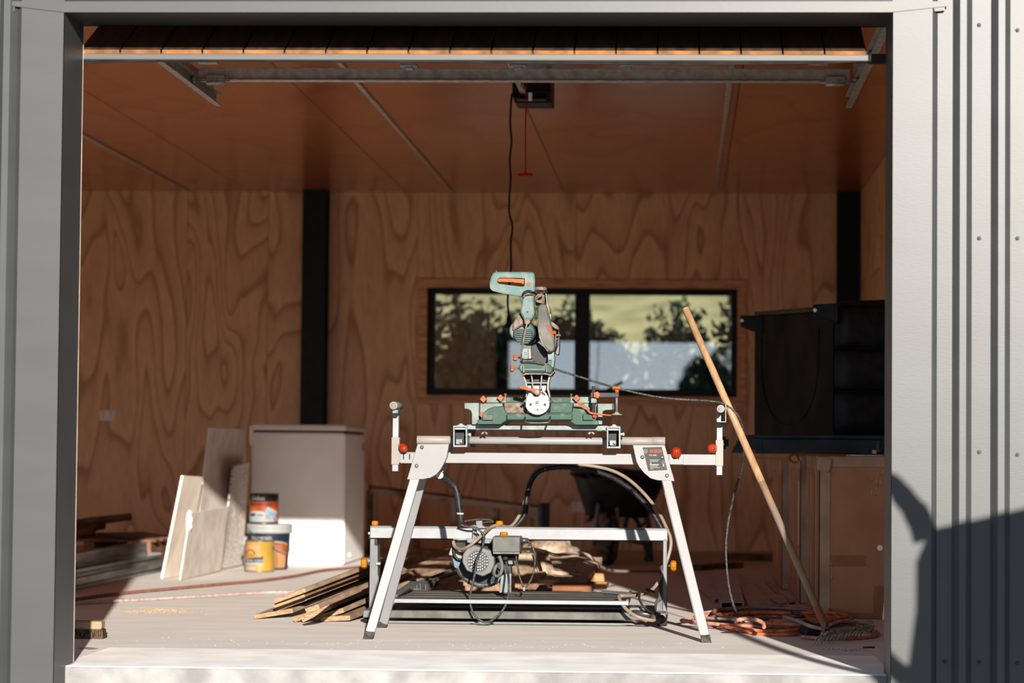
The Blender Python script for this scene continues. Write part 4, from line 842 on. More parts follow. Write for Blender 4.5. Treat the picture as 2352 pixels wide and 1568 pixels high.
lp_ = [(520, 180), (600, 240), (630, 310), (600, 430), (545, 560), (520, 700), (480, 900), (445, 1050), (460, 1200), (520, 1320), (620, 1388), (720, 1370), (830, 1280), (910, 1160), (938, 1050), (945, 900), (932, 740), (908, 610)]
obj('power_cable', bm_tube([P(*q1(x, y), 10.09 if 3 < i < 16 else 10.2) for i, (x, y) in enumerate(lp_)], .0048, 8, smooth=4), M['greycable'], t)
lp_ = [(300, 130), (420, 165), (520, 175), (600, 240)]
obj('power_cable', bm_tube([P(*q1(x, y), 10.25) for x, y in lp_], .0045, 8, smooth=4), M['greycable'], t)
lp_ = [(745, 100), (640, 110), (520, 140), (400, 165), (310, 140), (330, 105), (500, 75), (680, 72), (745, 95)]
obj('power_cable', bm_tube([P(*q1(x, y), 10.32 + .03 * math.sin(i)) for i, (x, y) in enumerate(lp_)], .004, 8, smooth=4), M['greycable'], t)
lp_ = [(1190, 345), (1250, 420), (1280, 560), (1270, 720), (1225, 850), (1150, 945), (1090, 830), (1055, 660), (1040, 540)]
obj('power_cable', bm_tube([P(*q1(x, y), 10.2) for x, y in lp_], .0042, 8, smooth=4), M['greycable'], t)
lp_ = [(820, 540), (855, 640), (850, 740), (800, 800), (755, 770), (770, 690), (800, 660)]
obj('motor_cable', bm_tube([P(*q1(x, y), 10.16) for x, y in lp_], .0075, 8, smooth=4), M['dust'], t)
obj('cable_clip', bm_box(P(1204, 1355, 10.2).x - .004, P(1204, 1355, 10.2).x + .004, 10.19, 10.21, P(1204, 1356, 10.2).z, P(1204, 1348, 10.2).z), M['cream'], t)
obj('motor_lead', bm_tube([P(1505, 1360, 10.2), P(1476, 1352, 10.15), P(1468, 1372, 10.1), P(1480, 1395, 10.08), P(1505, 1410, 10.1)], .005, 8, smooth=4), M['bcable'], t)
# ================================================================ left half of the garage
# chest freezer
YZ = G(690, 1298).y
a, b = P(574, 1298, YZ), P(793, 976, YZ)
fx0_, fx1_, fzt = a.x, b.x, b.z
t = thing('chest_freezer', 'grey enamelled chest freezer with closed lid standing by the plywood wall', 'freezer', ((fx0_ + fx1_) / 2, YZ + .45, 0))
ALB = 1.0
fg = mat('grey_enamel', (.84, .83, .80), .3, var=.03, vscale=3)
FD = .97
body = obj('body', bm_box(fx0_, fx1_, YZ, YZ + FD, .004, fzt - .05, .012, 2), fg, t)
obj('gasket', bm_box(fx0_ + .01, fx1_ - .01, YZ + .01, YZ + FD - .01, fzt - .05, fzt - .036), M['rubber'], t)
lid = obj('lid', bm_box(fx0_ - .002, fx1_ + .006, YZ - .008, YZ + FD + .005, fzt - .036, fzt, .008, 2), mat('pale_grey_lid', (.70, .66, .61), .4, var=.03), t)
obj('lid_hinge', merge(bm_tube([(fx0_ - .012, YZ + .12, fzt - .012), (fx0_ - .012, YZ + .12, fzt - .12)], .016, 10), bm_box(fx0_ - .03, fx0_ - .001, YZ + .1, YZ + .14, fzt - .13, fzt - .01, .006)), M['plate'], t)
obj('lid_hinge', bm_box(fx0_ - .03, fx0_ - .001, YZ + .78, YZ + .82, fzt - .13, fzt - .01, .006), M['plate'], t)
obj('side_seam', bm_box(fx1_ - .0005, fx1_ + .002, YZ + .02, YZ + FD - .02, .44, .445), M['plate'], t)
obj('drain_plug', bm_lathe([(.012, 0), (.01, .008)], (fx1_, YZ + .25, .06), (1, 0, 0), 12), M['plate'], t)
obj('lock', bm_box(fx1_ - .001, fx1_ + .004, YZ + .86, YZ + .89, fzt - .16, fzt - .11), M['dark'], t)
for X in (fx0_ + .05, fx1_ - .05):
    for Y_ in (YZ + .06, YZ + FD - .06): obj('foot', bm_box(X - .02, X + .02, Y_ - .02, Y_ + .02, .0005, .006), M['rubber'], t)

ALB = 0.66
# paint: large bucket, can on its lid, can in front
def bail(c, r, z, swing, m, par, drop=.11, nm='bail_handle'):
    pts = []
    for k in range(13):
        th = math.pi * k / 12; x = -math.cos(th) * r; dn = math.sin(th) * drop
        pts.append((c[0] + x, c[1] - (r * .25 + math.sin(th) * swing), c[2] + z - dn))
    return obj(nm, bm_tube(pts, .0018, 6), m, par)
tin = mat('tinplate', (0.160, 0.155, 0.145), .35, .6)
orange_p = mat('orange_print', (0.300, 0.065, 0.009), .5, var=.15, vscale=25)
timber_p = mat('timber_picture_print', (0.340, 0.165, 0.070), .5, var=.3, vscale=14, stretch=(1, 1, .3))
cB = G(610, 1309); cB.y += .13; kB = 5553 / cB.y
rB = 50.5 / kB; hB = .282
bk = thing('paint_bucket', 'large white-lidded decking oil bucket with navy and orange wrap', 'bucket', (cB.x, cB.y, 0))
pc = (cB.x, cB.y, 0)
bwh = mat('white_polypropylene', (0.310, 0.310, 0.305), .35, var=.02)
body = obj('body', bm_lathe([(rB * .82, .001), (rB * .84, .006), (rB * .97, .245), (rB * .97, .25)], pc, n=40), M['navy'], bk)
lidb = obj('lid', bm_lathe([(rB * 1.0, .222), (rB * 1.045, .226), (rB * 1.045, .246), (rB * 1.01, .25), (rB * 1.05, .254), (rB * 1.05, .27), (rB * 1.0, .279), (rB * .93, .279), (rB * .92, .274), (.01, .274)], pc, n=40), bwh, bk)
def conewrap(z0, z1, a0, a1, m, nm, top=None, bot=None, par=None):
    bm = bm_cylpatch(pc, 1.0, z0, z1, a0, a1, 24, 0, top, bot)
    for v in bm.verts:
        k = (v.co.z - .006) / .239; rr = rB * (.84 + .13 * k) + .0012
        d = Vector((v.co.x - pc[0], v.co.y - pc[1], 0)); d = d / d.length * rr; v.co.x = pc[0] + d.x; v.co.y = pc[1] + d.y
    return obj(nm, bm, m, par or body)
conewrap(.012, .105, -.2, 1.15, timber_p, 'picture_panel', top=lambda k: .095 + .02 * math.sin(k * 3.1))
conewrap(.09, .165, -.2, 1.22, orange_p, 'orange_panel', top=lambda k: .15 + .018 * math.sin(k * 2.6 + .4), bot=lambda k: .095 + .02 * math.sin(k * 3.1))
conewrap(.098, .104, -.2, 1.2, M['print_w'], 'white_band', top=lambda k: .102 + .02 * math.sin(k * 3.1), bot=lambda k: .095 + .02 * math.sin(k * 3.1))
conewrap(.15, .158, -.2, 1.22, M['print_w'], 'white_band', top=lambda k: .158 + .018 * math.sin(k * 2.6 + .4), bot=lambda k: .150 + .018 * math.sin(k * 2.6 + .4))
for i in range(4): conewrap(.146 - i * .011, .149 - i * .011, .42, .9 - .05 * (i % 2), M['print_w'], 'print_line')
bt = bm_text('Intergrain', .036, None, .0006, bend=(pc, rB * .945, -.28, .196), bold=.0006); obj('lettering', bt, M['print_w'], body)
obj('bail_handle', bm_tube([(pc[0] + rB * 1.03, pc[1], .225), (pc[0] + rB * 1.25, pc[1] - .02, .17), (pc[0] + rB * 1.22, pc[1] - .05, .12), (pc[0] + rB * .9, pc[1] - rB * .75, .1), (pc[0], pc[1] - rB * 1.05, .155), (pc[0] - rB * .8, pc[1] - rB * .75, .24), (pc[0] - rB * 1.03, pc[1], .225)], .0022, 6, smooth=5), tin, bk)
for s_ in (-1, 1): obj('bail_ear', bm_lathe([(.012, 0), (.009, .008)], (pc[0] + s_ * rB * 1.0, pc[1], .228), (s_, 0, 0), 12), bwh, bk)
obj('handle_grip', bm_tube([(pc[0] - rB * 1.02, pc[1] - .06, .2), (pc[0] - rB * 1.12, pc[1] - .07, .14)], .012, 8), bwh, bk)

rc_, hc_ = .0885, .185
cc = (P(606.5, 1204, cB.y).x, cB.y, .2795)
tcan = thing('paint_can', 'orange and black paint can standing on the white bucket lid', 'paint can', cc)
def can(par, c, r, h, m):
    b_ = obj('body', bm_lathe([(r * .97, .0005), (r, .004), (r, .008), (r * .985, .011), (r * .985, h - .012), (r, h - .009), (r, h - .003), (r * .96, h)], c, n=40), m, par)
    obj('rim', bm_lathe([(r * 1.0, h - .006), (r * 1.015, h - .004), (r * 1.015, h + .001), (r * .93, h + .001), (r * .9, h - .004)], c, n=40), tin, par)
    obj('base_rim', bm_lathe([(r * 1.0, .0003), (r * 1.012, .002), (r * 1.0, .007)], c, n=40), tin, par)
    for s_ in (-1, 1): obj('bail_ear', bm_lathe([(.011, 0), (.008, .006)], (c[0] + s_ * r * .93, c[1] - r * .3, c[2] + h * .78), (s_ * .93, -.3, 0), 12), tin, par)
    return b_
b_ = can(tcan, cc, rc_, hc_, M['black'])
def wrap(par, c, r, z0, z1, a0, a1, m, nm, top=None, bot=None, t_=.0006): return obj(nm, bm_cylpatch(c, r, z0, z1, a0, a1, 24, t_, top, bot), m, par)
wrap(b_, cc, rc_, .1, .137, -1.5, 1.5, mat('deep_orange_print', (0.270, 0.040, 0.010), .5, var=.1), 'orange_band')
wrap(b_, cc, rc_, .012, .1, -1.5, 1.5, orange_p, 'orange_field')
wrap(b_, cc, rc_, .012, .08, -1.45, 1.0, M['print_w'], 'white_panel', top=lambda k: .012 + .068 * math.sqrt(max(0, 1 - (1.8 * k - .75) ** 2)), t_=.0012)
wrap(b_, cc, rc_, .02, .02, .25, 1.35, mat('sky_blue_print', (.13, .26, .38), .5), 'blue_arc', top=lambda k: .085 - .072 * k ** 2 + .004, bot=lambda k: .072 - .072 * k ** 1.4 + .0, t_=.0014)
wrap(b_, cc, rc_, .05, .105, .35, 1.2, M['print_w'], 'torn_label', top=lambda k: .105 - .03 * k, bot=lambda k: .09 - .035 * k, t_=.0016)
obj('lettering', bm_text('Dulux', .037, None, .0006, bend=(cc, rc_, -.32, .158), bold=.0012), M['print_w'], b_)
obj('lettering', bm_text('WEATHERSHIELD', .021, None, .0006, bend=(cc, rc_ + .0008, -.12, .118), bold=.0006, sx=.95), M['black'], b_)
for i, (z, a0, a1) in enumerate(((.05, -1.0, -.45), (.046, -.9, -.6), (.05, -.3, .1), (.055, .25, .6), (.049, .25, .6), (.043, .25, .6), (.037, .25, .62), (.031, .25, .6))):
    wrap(b_, cc, rc_, z, z + (.014 if i in (0,) else .006 if i < 3 else .0018), a0, a1, M['dark'], 'print_mark', t_=.002)
wrap(b_, cc, rc_, .014, .028, -1.2, -.4, mat('pale_blue_print', (.2, .34, .42), .5), 'blue_tag', t_=.002)
bail(cc, rc_, hc_ * .78, .03, tin, tcan, .075)

cy_ = G(590, 1314); cy_.y += .09; cyy = (cy_.x, cy_.y, 0)
ycan = thing('paint_can', 'yellow polyurethane varnish can on the concrete in front of the bucket', 'paint can', cyy)
ry = 34.2 / (5553 / cy_.y); hy = .187
yel = mat('yellow_print', (0.370, 0.215, 0.035), .45, var=.06)
b_ = can(ycan, cyy, ry, hy, yel)
wrap(b_, cyy, ry, .055, .095, -1.5, .42, M['navy'], 'navy_panel', top=lambda k: .072 + .022 * k, bot=lambda k: .058 - .0 * k, t_=.0008)
wrap(b_, cyy, ry, .045, .058, -1.5, .42, M['print_w'], 'white_band', top=lambda k: .058, bot=lambda k: .043 + .003 * k, t_=.0008)
wrap(b_, cyy, ry, .095, .172, -1.5, .2, mat('warm_timber_print', (0.360, 0.190, 0.075), .5, var=.2, vscale=14), 'picture_panel', t_=.0005)
wrap(b_, cyy, ry, .012, .032, -1.05, -.12, M['print_w'], 'barcode_panel', t_=.0008)
obj('lettering', bm_text('URETHANE CLEAR', .021, None, .0006, bend=(cyy, ry + .0012, -.5, .069), bold=.0005), M['print_w'], b_)
em = obj('emblem_arch', bm_tube([(cyy[0] + (ry + .001) * math.sin(-.5 + .36 * math.cos(R(a))), cyy[1] - (ry + .001) * math.cos(-.5 + .36 * math.cos(R(a))), .108 + .026 * math.sin(R(a))) for a in range(0, 181, 15)], .0035, 6), mat('brown_print', (.10, .05, .03), .5), b_)
wrap(b_, cyy, ry, .09, .112, -.95, -.02, yel, 'emblem_banner', top=lambda k: .106 + .006 * math.sin(k * 3.14), bot=lambda k: .094 - .008 * math.sin(k * 3.14), t_=.0014)
for a in (-.75, -.62, -.5, -.38, -.26): wrap(b_, cyy, ry, .098, .104, a, a + .06, M['dark'], 'emblem_mark', t_=.002)

# sheets leaning against the freezer
fib = mat('grey_fibre_cement', (.84, .75, .67), .8, var=.08, vscale=10)
pbl = mat('plasterboard_paper', (.95, .83, .71), .7, var=.05, vscale=6)
pbe = mat('white_gypsum_edge', (.55, .54, .53), .8)
def lean(name, label, px, m, th, edge=None):
    q = [P(x, y, Y_) if Y_ else G(x, y, .002) for x, y, Y_ in px]
    o = obj(name, bm_slab(q, th, .001), m); o.location = (0, 0, 0)
    if label: tag(o, label, 'board')
    return o
Yl = G(373, 1328).y
def bdy(px, py): return G(px, py, .002).y
# corner order: bottom left, bottom right, top right, top left (front face), thickness goes behind
o = lean('wall_sheet', 'tall dark grey fibre cement sheet leaning on the freezer behind the others', [(440, 1315, bdy(440, 1315)), (560, 1296, bdy(560, 1296)), (566, 985, bdy(560, 1296) - .02), (483, 981.5, bdy(440, 1315) + .1)], fib, -.012)
o = lean('wall_sheet', 'narrow white-edged plasterboard strip leaning leftmost beside the freezer', [(374, 1329, bdy(374, 1329)), (432, 1319, bdy(432, 1319)), (466, 1095, bdy(432, 1319) + .08), (421, 1092, bdy(374, 1329) + .12)], pbl, -.012)
g1, g2 = P(371.5, 1329, Yl - .004), P(418.5, 1092, Yl + .115)
e = obj('white_edge', bm_bar(g1 + Vector((0, 0, .004)), g2, .012, .014, 0, (0, 1, 0)), pbe, o)
o = lean('wall_sheet', 'speckled grey board with green serrated edge leaning against the freezer corner', [(508, 1307, bdy(508, 1307) - .05), (556, 1297, bdy(556, 1297) - .12), (574, 1060, bdy(556, 1297) - .03), (536, 1071, bdy(508, 1307) - .02)], mat('speckled_board', (.80, .71, .63), .8, var=.2, vscale=60), -.01)
gteeth = mat('green_edge_tape', (.10, .16, .12), .6)
A, B = P(507, 1306, bdy(508, 1307) - .052), P(535, 1071, bdy(508, 1307) - .022)
for k in range(26):
    p = A.lerp(B, (k + .5) / 26); obj('edge_tooth', bm_box(p.x - .006, p.x + .004, p.y - .003, p.y + .006, p.z - .007, p.z + .007), gteeth if k % 2 else pbe, o)
o = lean('wall_sheet', 'short square fibre cement offcut with a torn white corner leaning in front', [(416, 1332, bdy(416, 1332)), (508, 1310, bdy(508, 1310) - .07), (525, 1163, bdy(508, 1310) + .0), (440, 1179, bdy(416, 1332) + .08)], fib, -.012)
A, B = P(415, 1332, bdy(416, 1332) - .004), P(439, 1181, bdy(416, 1332) + .075)
obj('orange_edge', bm_bar(A + Vector((0, 0, .004)), B, .003, .008, 0, (0, 1, 0)), mat('raw_orange_edge', (.42, .24, .12), .8), o)
bm = bmesh.new(); bmesh.ops.create_icosphere(bm, subdivisions=3, radius=1.0)
pw = P(434, 1197, bdy(416, 1332) + .07)
for v in bm.verts:
    k = 1 + random.uniform(-.4, .3); v.co = Vector((pw.x + v.co.x * .018 * k, pw.y + v.co.y * .014 * k, pw.z + v.co.z * .055 * k))
obj('torn_gypsum', bm, pbe, o)

# aluminium frame lengths on the floor at the left
alf = mat('dusty_aluminium_extrusion', (.38, .38, .35), .4, .5, var=.2, vscale=10, stretch=(4, .4, 4))
A0, B0 = G(120, 1367), G(380, 1311)
dirv = (B0 - A0).normalized(); side = Vector((0, 0, 1)).cross(dirv)
def extr(a, b, prof, m, nm, par):   # profile (across to the left, up) run from a to b
    return obj(nm, bm_prism([Vector(a) + side * u + Vector((0, 0, v)) for u, v in prof], Vector(b) - Vector(a)), m, par)
for k, (off, z, prof, lab) in enumerate((
        (0.0, .001, [(0, 0), (.1, 0), (.1, .05), (.092, .05), (.092, .006), (.02, .006), (.02, .06), (0, .06)], 'dusty aluminium frame length lying nearest on the floor at left'),
        (0.02, .0615, [(0, 0), (.09, 0), (.09, .055), (.082, .055), (.082, .006), (.012, .006), (.012, .04), (0, .04)], 'dusty aluminium channel lying on top of the nearest frame length'),
        (.115, .001, [(0, 0), (.07, 0), (.07, .17), (.05, .17), (.05, .14), (.012, .14), (.012, .17), (0, .17)], 'deep ribbed aluminium sill section standing behind the frame lengths'))):
    t = thing('aluminium_extrusion', lab, 'metal profile', tuple(A0 + side * off + Vector((0, 0, z))))
    a = A0 + side * off + Vector((0, 0, z)) + dirv * (.02 * k); b = B0 + side * off + Vector((0, 0, z)) - dirv * (.03 * (k == 1))
    extr(a, b, prof, alf, 'profile', t)
    u0 = min(u for u, v in prof) - .0005; zt = max(v for u, v in prof)
    obj('end_plate', bm_prism([b + side * u + Vector((0, 0, v)) for u, v in ((0, 0), (prof[1][0], 0), (prof[1][0], zt * .9), (0, zt * .9))], dirv * .004), M['alup'], t)
    obj('groove', bm_prism([a + side * u + Vector((0, 0, v)) for u, v in ((-.001, zt * .3), (-.0002, zt * .3), (-.0002, zt * .42), (-.001, zt * .42))], (b - a)), M['dark'], t)
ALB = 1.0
# dark junk against the far left wall
log = mat('dark_rough_timber', (.16, .08, .045), .9, var=.3, vscale=8)
for k, (x0, y0, x1, y1, Y_, r, lab) in enumerate(((120, 1212, 300, 1186, 15.6, .03, 'dark rough timber pole lying highest in the left corner pile'), (120, 1222, 238, 1206, 15.3, .035, 'short dark timber pole below the long pole in the left corner'), (100, 1236, 215, 1222, 15.1, .035, 'dark timber pole lowest in the left corner pile'))):
    a, b = P(x0, y0, Y_), P(x1, y1, Y_ + .3); o = obj('timber_pole', bm_tube([a, a.lerp(b, .5) + Vector((0, 0, .006)), b], [r, r * .95, r * .8], 10), log); tag(o, lab, 'pole')
rk = thing('timber_rack', 'low dark pallet holding timber poles in the left corner', 'pallet', (P(180, 1245, 15.6).x, 15.5, 0))
xa_, xb_ = P(60, 1245, 15.4).x, P(385, 1245, 15.4).x
for k in range(5): obj('deck_board', bm_box(xa_, xb_, 15.05 + k * .2, 15.05 + k * .2 + .12, .15, .165, .002), log, rk)
for X in (xa_ + .05, (xa_ + xb_) / 2, xb_ - .1): obj('bearer', bm_box(X, X + .07, 15.05, 15.97, .0005, .15, .003), log, rk)
sh = obj('plastic_sheet', bm_slab([P(222, 1226, 15.0), P(300, 1240, 15.05), P(388, 1233, 15.6), P(330, 1224, 15.9)], .01), M['post']); tag(sh, 'black plastic sheet lying over the pallet in the left corner', 'plastic sheet')
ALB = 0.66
# broom head at the doorway
c = G(235, 1467); bx1 = c.x; yb = c.y
t = thing('broom_head', 'worn wooden broom head lying by the left door jamb', 'broom', (bx1 - .15, yb + .03, 0))
obj('block', bm_box(bx1 - .33, bx1 - .004, yb, yb + .06, .036, .067, .004), mat('scuffed_pale_wood', (.36, .25, .15), .7, var=.15, vscale=14, stretch=(1, 4, 4)), t)
brm = mat('dark_bristles', (.10, .06, .035), .9, var=.5, vscale=120, stretch=(3, 3, .2))
for k in range(22):
    X = bx1 - .325 + k * .0148
    q = lambda z, e: [(X, yb + .003 - e, z), (X + .0135 + e * .4, yb + .003 - e, z), (X + .0135 + e * .4, yb + .057 + e, z), (X, yb + .057 + e, z)]
    obj('bristle_tuft', bm_hull8(q(.001, .006 + random.uniform(0, .004)), q(.036, 0)), brm, t)
sp_ = obj('paper_scrap', bm_slab([G(178, 1488, .001), G(205, 1490, .003), G(228, 1489, .0015), G(200, 1486, .001)], .0008), M['print_w']); tag(sp_, 'thin curled paper scrap on the concrete near the broom head', 'paper')
# cords across the floor
cm1 = mat('faded_red_rope', (.30, .13, .085), .7, var=.2, vscale=60); cm2 = mat('pale_pink_cord', (.46, .36, .33), .6, var=.15, vscale=40)
pts = [(100, 1382), (170, 1376), (260, 1364), (400, 1351), (520, 1340), (600, 1333), (680, 1322), (740, 1310), (800, 1304), (870, 1297), (960, 1290), (1010, 1287)]
o = obj('extension_cable', bm_tube([G(x, y, .009) for x, y in pts], .0085, 8, smooth=5), cm1); tag(o, 'faded red extension cord running across the floor in front of the freezer', 'cord')
pts = [(100, 1392, .008), (170, 1386, .008), (250, 1381, .008), (340, 1376, .008), (480, 1368, .008), (600, 1361, .008), (690, 1358, .008), (740, 1347, .02), (800, 1325, .06), (850, 1312, .09), (885, 1318, .10), (925, 1309, .13), (965, 1294, .16), (1020, 1290, .18), (1048, 1297, .19)]
o = obj('extension_cable', bm_tube([G(*q) for q in pts], .0085, 8, smooth=5), cm2); tag(o, 'pale pink extension cord running over the timber pile', 'cord')
# ================================================================ timber offcuts
pine = [mat('weathered_pine_%d' % i, c, .7, var=.16, vscale=7, stretch=(5, .7, 5)) for i, c in enumerate(((.38, .265, .18), (.33, .215, .14), (.42, .31, .22), (.29, .175, .105)))]
pine_end = mat('fresh_cut_pine', (.36, .23, .13), .7, var=.2, vscale=40, stretch=(1, 1, 5))
def plank(tip, wv, lv, th, label, group=None, m=None, cat='plank', name='timber_offcut'):
    tip, wv, lv = Vector(tip), Vector(wv), Vector(lv)
    up = wv.cross(lv).normalized() * th
    if up.z < 0: up = -up
    q = [tip, tip + wv, tip + wv + up, tip + up]
    base = (tip + wv * .5 + lv * .5); t = thing(name, label, cat, (base.x, base.y, min(tip.z, (tip + lv).z)), group)
    obj('board', bm_hull8([p + lv * .004 for p in q], [p + lv for p in q], .0012), m or random.choice(pine), t)
    obj('cut_end', bm_hull8(q, [p + lv * .004 for p in q]), pine_end, t)
    return t
GA = 'stacked planks with cut ends by the left foot of the stand'
Lv = Vector((.25, 1.5, .10))
WV = (.125, .05, .046)
plank(G(585, 1421, .002), (.15, .09, .022), Lv * .95 + Vector((0, 0, .0)), .018, 'plank with the longest pale cut end, lowest and leftmost in the pile', None, pine[2])
for i, (px, py, z, k) in enumerate(((634, 1404, .030, 1.0), (630, 1396, .051, 1.0), (632, 1385, .074, 1.0))):
    plank(G(px, py, z), WV, Lv * k + Vector((.012 * i, 0, .006 * i)), .0185, ('lower plank of three stacked on the leftmost plank', 'middle plank of three stacked on the leftmost plank', 'upper plank of three stacked on the leftmost plank')[i], GA, pine[(1, 3, 0)[i]])
labs = ['thin plank with an orange end resting above the front group', 'first plank of the front group at the stand leg', 'second plank of the front group with a pale slanted end', 'third plank of the front group at the stand leg', 'fourth plank of the front group lying flat on the floor']
for i, (px, py, z, wv_, ad) in enumerate(((704, 1408, .070, (.05, .02, .018), .01), (677, 1429, .001, (.07, .05, .028), .0), (696, 1429, .002, (.11, .06, .055), .0), (723, 1426, .003, (.12, .03, .036), -.005), (736, 1427, .0015, (.125, .01, .006), -.03))):
    plank(G(px, py, z), wv_, Vector((.23, 1.3, .095 + ad)), .02, labs[i], GA, pine[(i + 1) % 4])
GB = 'planks heaped behind the tile saw'
for i, (px, py, Y_, ln, sl) in enumerate(((855, 1352, 11.2, 1.1, .10), (858, 1340, 11.3, 1.15, .11), (862, 1330, 11.45, 1.2, .12), (850, 1320, 11.6, 1.2, .12), (870, 1312, 11.75, 1.15, .11), (885, 1303, 11.95, 1.0, .1), (920, 1330, 11.5, .9, .10), (930, 1298, 12.3, .8, .07), (960, 1290, 12.6, .7, .05), (965, 1320, 11.9, .8, .09))):
    plank(P(px, py, Y_), (.09, -.03, -.012), (.45 * ln, .85 * ln, sl * ln), .02, 'brown plank behind the tile saw, %s in the heap' % ('lowest', 'second from the bottom', 'third from the bottom', 'fourth from the bottom', 'fifth from the bottom', 'sixth from the bottom', 'nearest the blade, lower', 'second furthest back', 'furthest back', 'nearest the blade, upper')[i], GB, pine[i % 4])
# supports so that the heap has something under it
for i, (x, y, z1) in enumerate(((-1.15, 11.9, .10), (-.95, 12.4, .13), (-1.3, 11.4, .05))):
    o = obj('timber_bearer', bm_box(x - .35, x + .35, y, y + .09, .0005, z1, .003), pine[3]); tag(o, ('brown timber bearer lying under the middle of the plank heap', 'brown timber bearer lying under the far end of the plank heap', 'low timber bearer lying under the near end of the plank heap')[i], 'timber')
# small blocks right of the motor
GC = 'short timber blocks tumbled behind the tile saw'
for i, (px, py, Y_, rx, rz, w_, h_, l_) in enumerate(((1200, 1310, 11.5, .4, .5, .10, .02, .16), (1212, 1300, 11.6, 1.0, .3, .09, .02, .15), (1232, 1300, 11.7, 1.1, -.2, .085, .02, .17), (1250, 1302, 11.6, 1.2, .9, .09, .02, .15), (1245, 1328, 11.4, .2, .6, .12, .025, .14), (1222, 1332, 11.35, .6, -.5, .1, .02, .12), (1205, 1335, 11.4, .15, .2, .11, .03, .15), (1262, 1318, 11.5, 1.25, 1.2, .09, .02, .13), (1010, 1335, 11.2, .1, .8, .12, .02, .2), (1025, 1345, 11.15, .05, .4, .12, .02, .2))):
    c = P(px, py, Y_); Mx = Matrix.Translation(c) @ Matrix.Rotation(rz, 4, 'Z') @ Matrix.Rotation(rx, 4, 'X')
    o = obj('timber_block', xform(bm_box(-w_ / 2, w_ / 2, -l_ / 2, l_ / 2, -h_ / 2, h_ / 2, .002), Mx), pine[(0, 2, 2, 0, 1, 3, 3, 2, 1, 3)[i]]); tag(o, ('short pale timber block right of the motor, leftmost in the heap', 'short pale timber block tilted up right of the splash flap', 'short pale timber block standing in the middle of the heap', 'short pale timber block standing right in the heap', 'brown timber block lying low in the middle of the heap', 'brown timber block tilted at the front of the heap', 'brown timber block lying lowest left in the heap', 'pale timber block standing against the grooved panel', 'short brown timber block left of the blade, upper one', 'short brown timber block left of the blade, lower one')[i], 'timber block', GC)
# grooved panel on top of a block pile
A, B, C_, D_ = P(1252, 1277, 11.95), P(1384, 1279, 11.95), P(1354, 1322, 11.5), P(1264, 1309, 11.5)
t = thing('grooved_panel', 'pale grooved timber panel offcut resting on red-brown blocks', 'panel', tuple((A + C_) / 2 - Vector((0, 0, .02))))
for k in range(3):
    a, b = k / 3 + .004, (k + 1) / 3 - .012
    obj('board', bm_slab([A.lerp(D_, a), A.lerp(D_, b), B.lerp(C_, b), B.lerp(C_, a)], -.018, .001), pine[2], t)
obj('batten', bm_slab([A.lerp(D_, .03) - Vector((0, 0, .019)), D_ - Vector((0, 0, .019)), C_.lerp(B, .02) - Vector((0, 0, .019)), B.lerp(C_, .03) - Vector((0, 0, .019))], -.012), pine[3], t)
redw = mat('red_brown_timber', (.20, .075, .03), .6, var=.2, vscale=10)
orgw = mat('fresh_orange_pine', (.48, .25, .11), .6, var=.15, vscale=10, stretch=(1, 5, 5))
for x0, x1, y0, y1, Ya, Yb2, m, lab in ((1270, 1350, 1322, 1341, 11.45, 11.65, pine[3], 'dark timber block directly under the grooved panel'), (1268, 1362, 1341, 1357, 11.35, 11.6, redw, 'red-brown timber block lowest under the grooved panel'),
                                     (1345, 1388, 1316, 1338, 11.7, 11.76, orgw, 'fresh orange pine block standing right of the grooved panel'), (1350, 1394, 1337, 1352, 11.62, 11.9, orgw, 'fresh orange pine block lying below the upright orange block')):
    a, b = P(x0, y1, Ya), P(x1, y0, Ya); o = obj('timber_block', bm_box(a.x, b.x, Ya, Yb2, max(a.z, .001), b.z, .003), m); tag(o, lab, 'timber block')
c0 = [(1190, 1262, 11.6), (1225, 1261, 11.6), (1250, 1266, 11.6), (1275, 1274, 11.7), (1300, 1272, 11.75), (1330, 1270, 11.8), (1352, 1276, 11.8), (1366, 1290, 11.9), (1384, 1304, 12.2), (1410, 1311, 12.6), (1460, 1312, 13.2), (1520, 1311, 13.6)]
o = obj('extension_cable', bm_tube([P(*q) for q in c0], .0085, 8, smooth=5), mat('cream_cord', (.42, .34, .26), .6, var=.1)); tag(o, 'cream extension cord looping over the grooved panel behind the tile saw', 'cord')
o = obj('extension_cable', bm_tube([P(1175, 1287, 11.8), P(1195, 1282, 11.8), P(1215, 1283, 11.8), P(1232, 1290, 11.75)], .007, 8, smooth=5), mat('orange_cord', (.42, .13, .06), .6)); tag(o, 'short loop of orange cord over the timber blocks', 'cord')
# metal channel offcuts by the blade
for k in range(2):
    a, b = P(955 + k * 12, 1352 + k * 3, 10.95), P(1045 + k * 5, 1318 + k * 8, 11.5)
    o = obj('metal_channel', merge(bm_bar(a, b, .05, .004), bm_bar(a + Vector((.02, 0, .012)), b + Vector((.02, 0, .012)), .004, .024), bm_bar(a + Vector((-.02, 0, .012)), b + Vector((-.02, 0, .012)), .004, .024)), M['alup']); tag(o, ('grey metal channel offcut left of the blue blade, upper one', 'grey metal channel offcut left of the blue blade, lower one')[k], 'metal channel')
ALB = 1.0
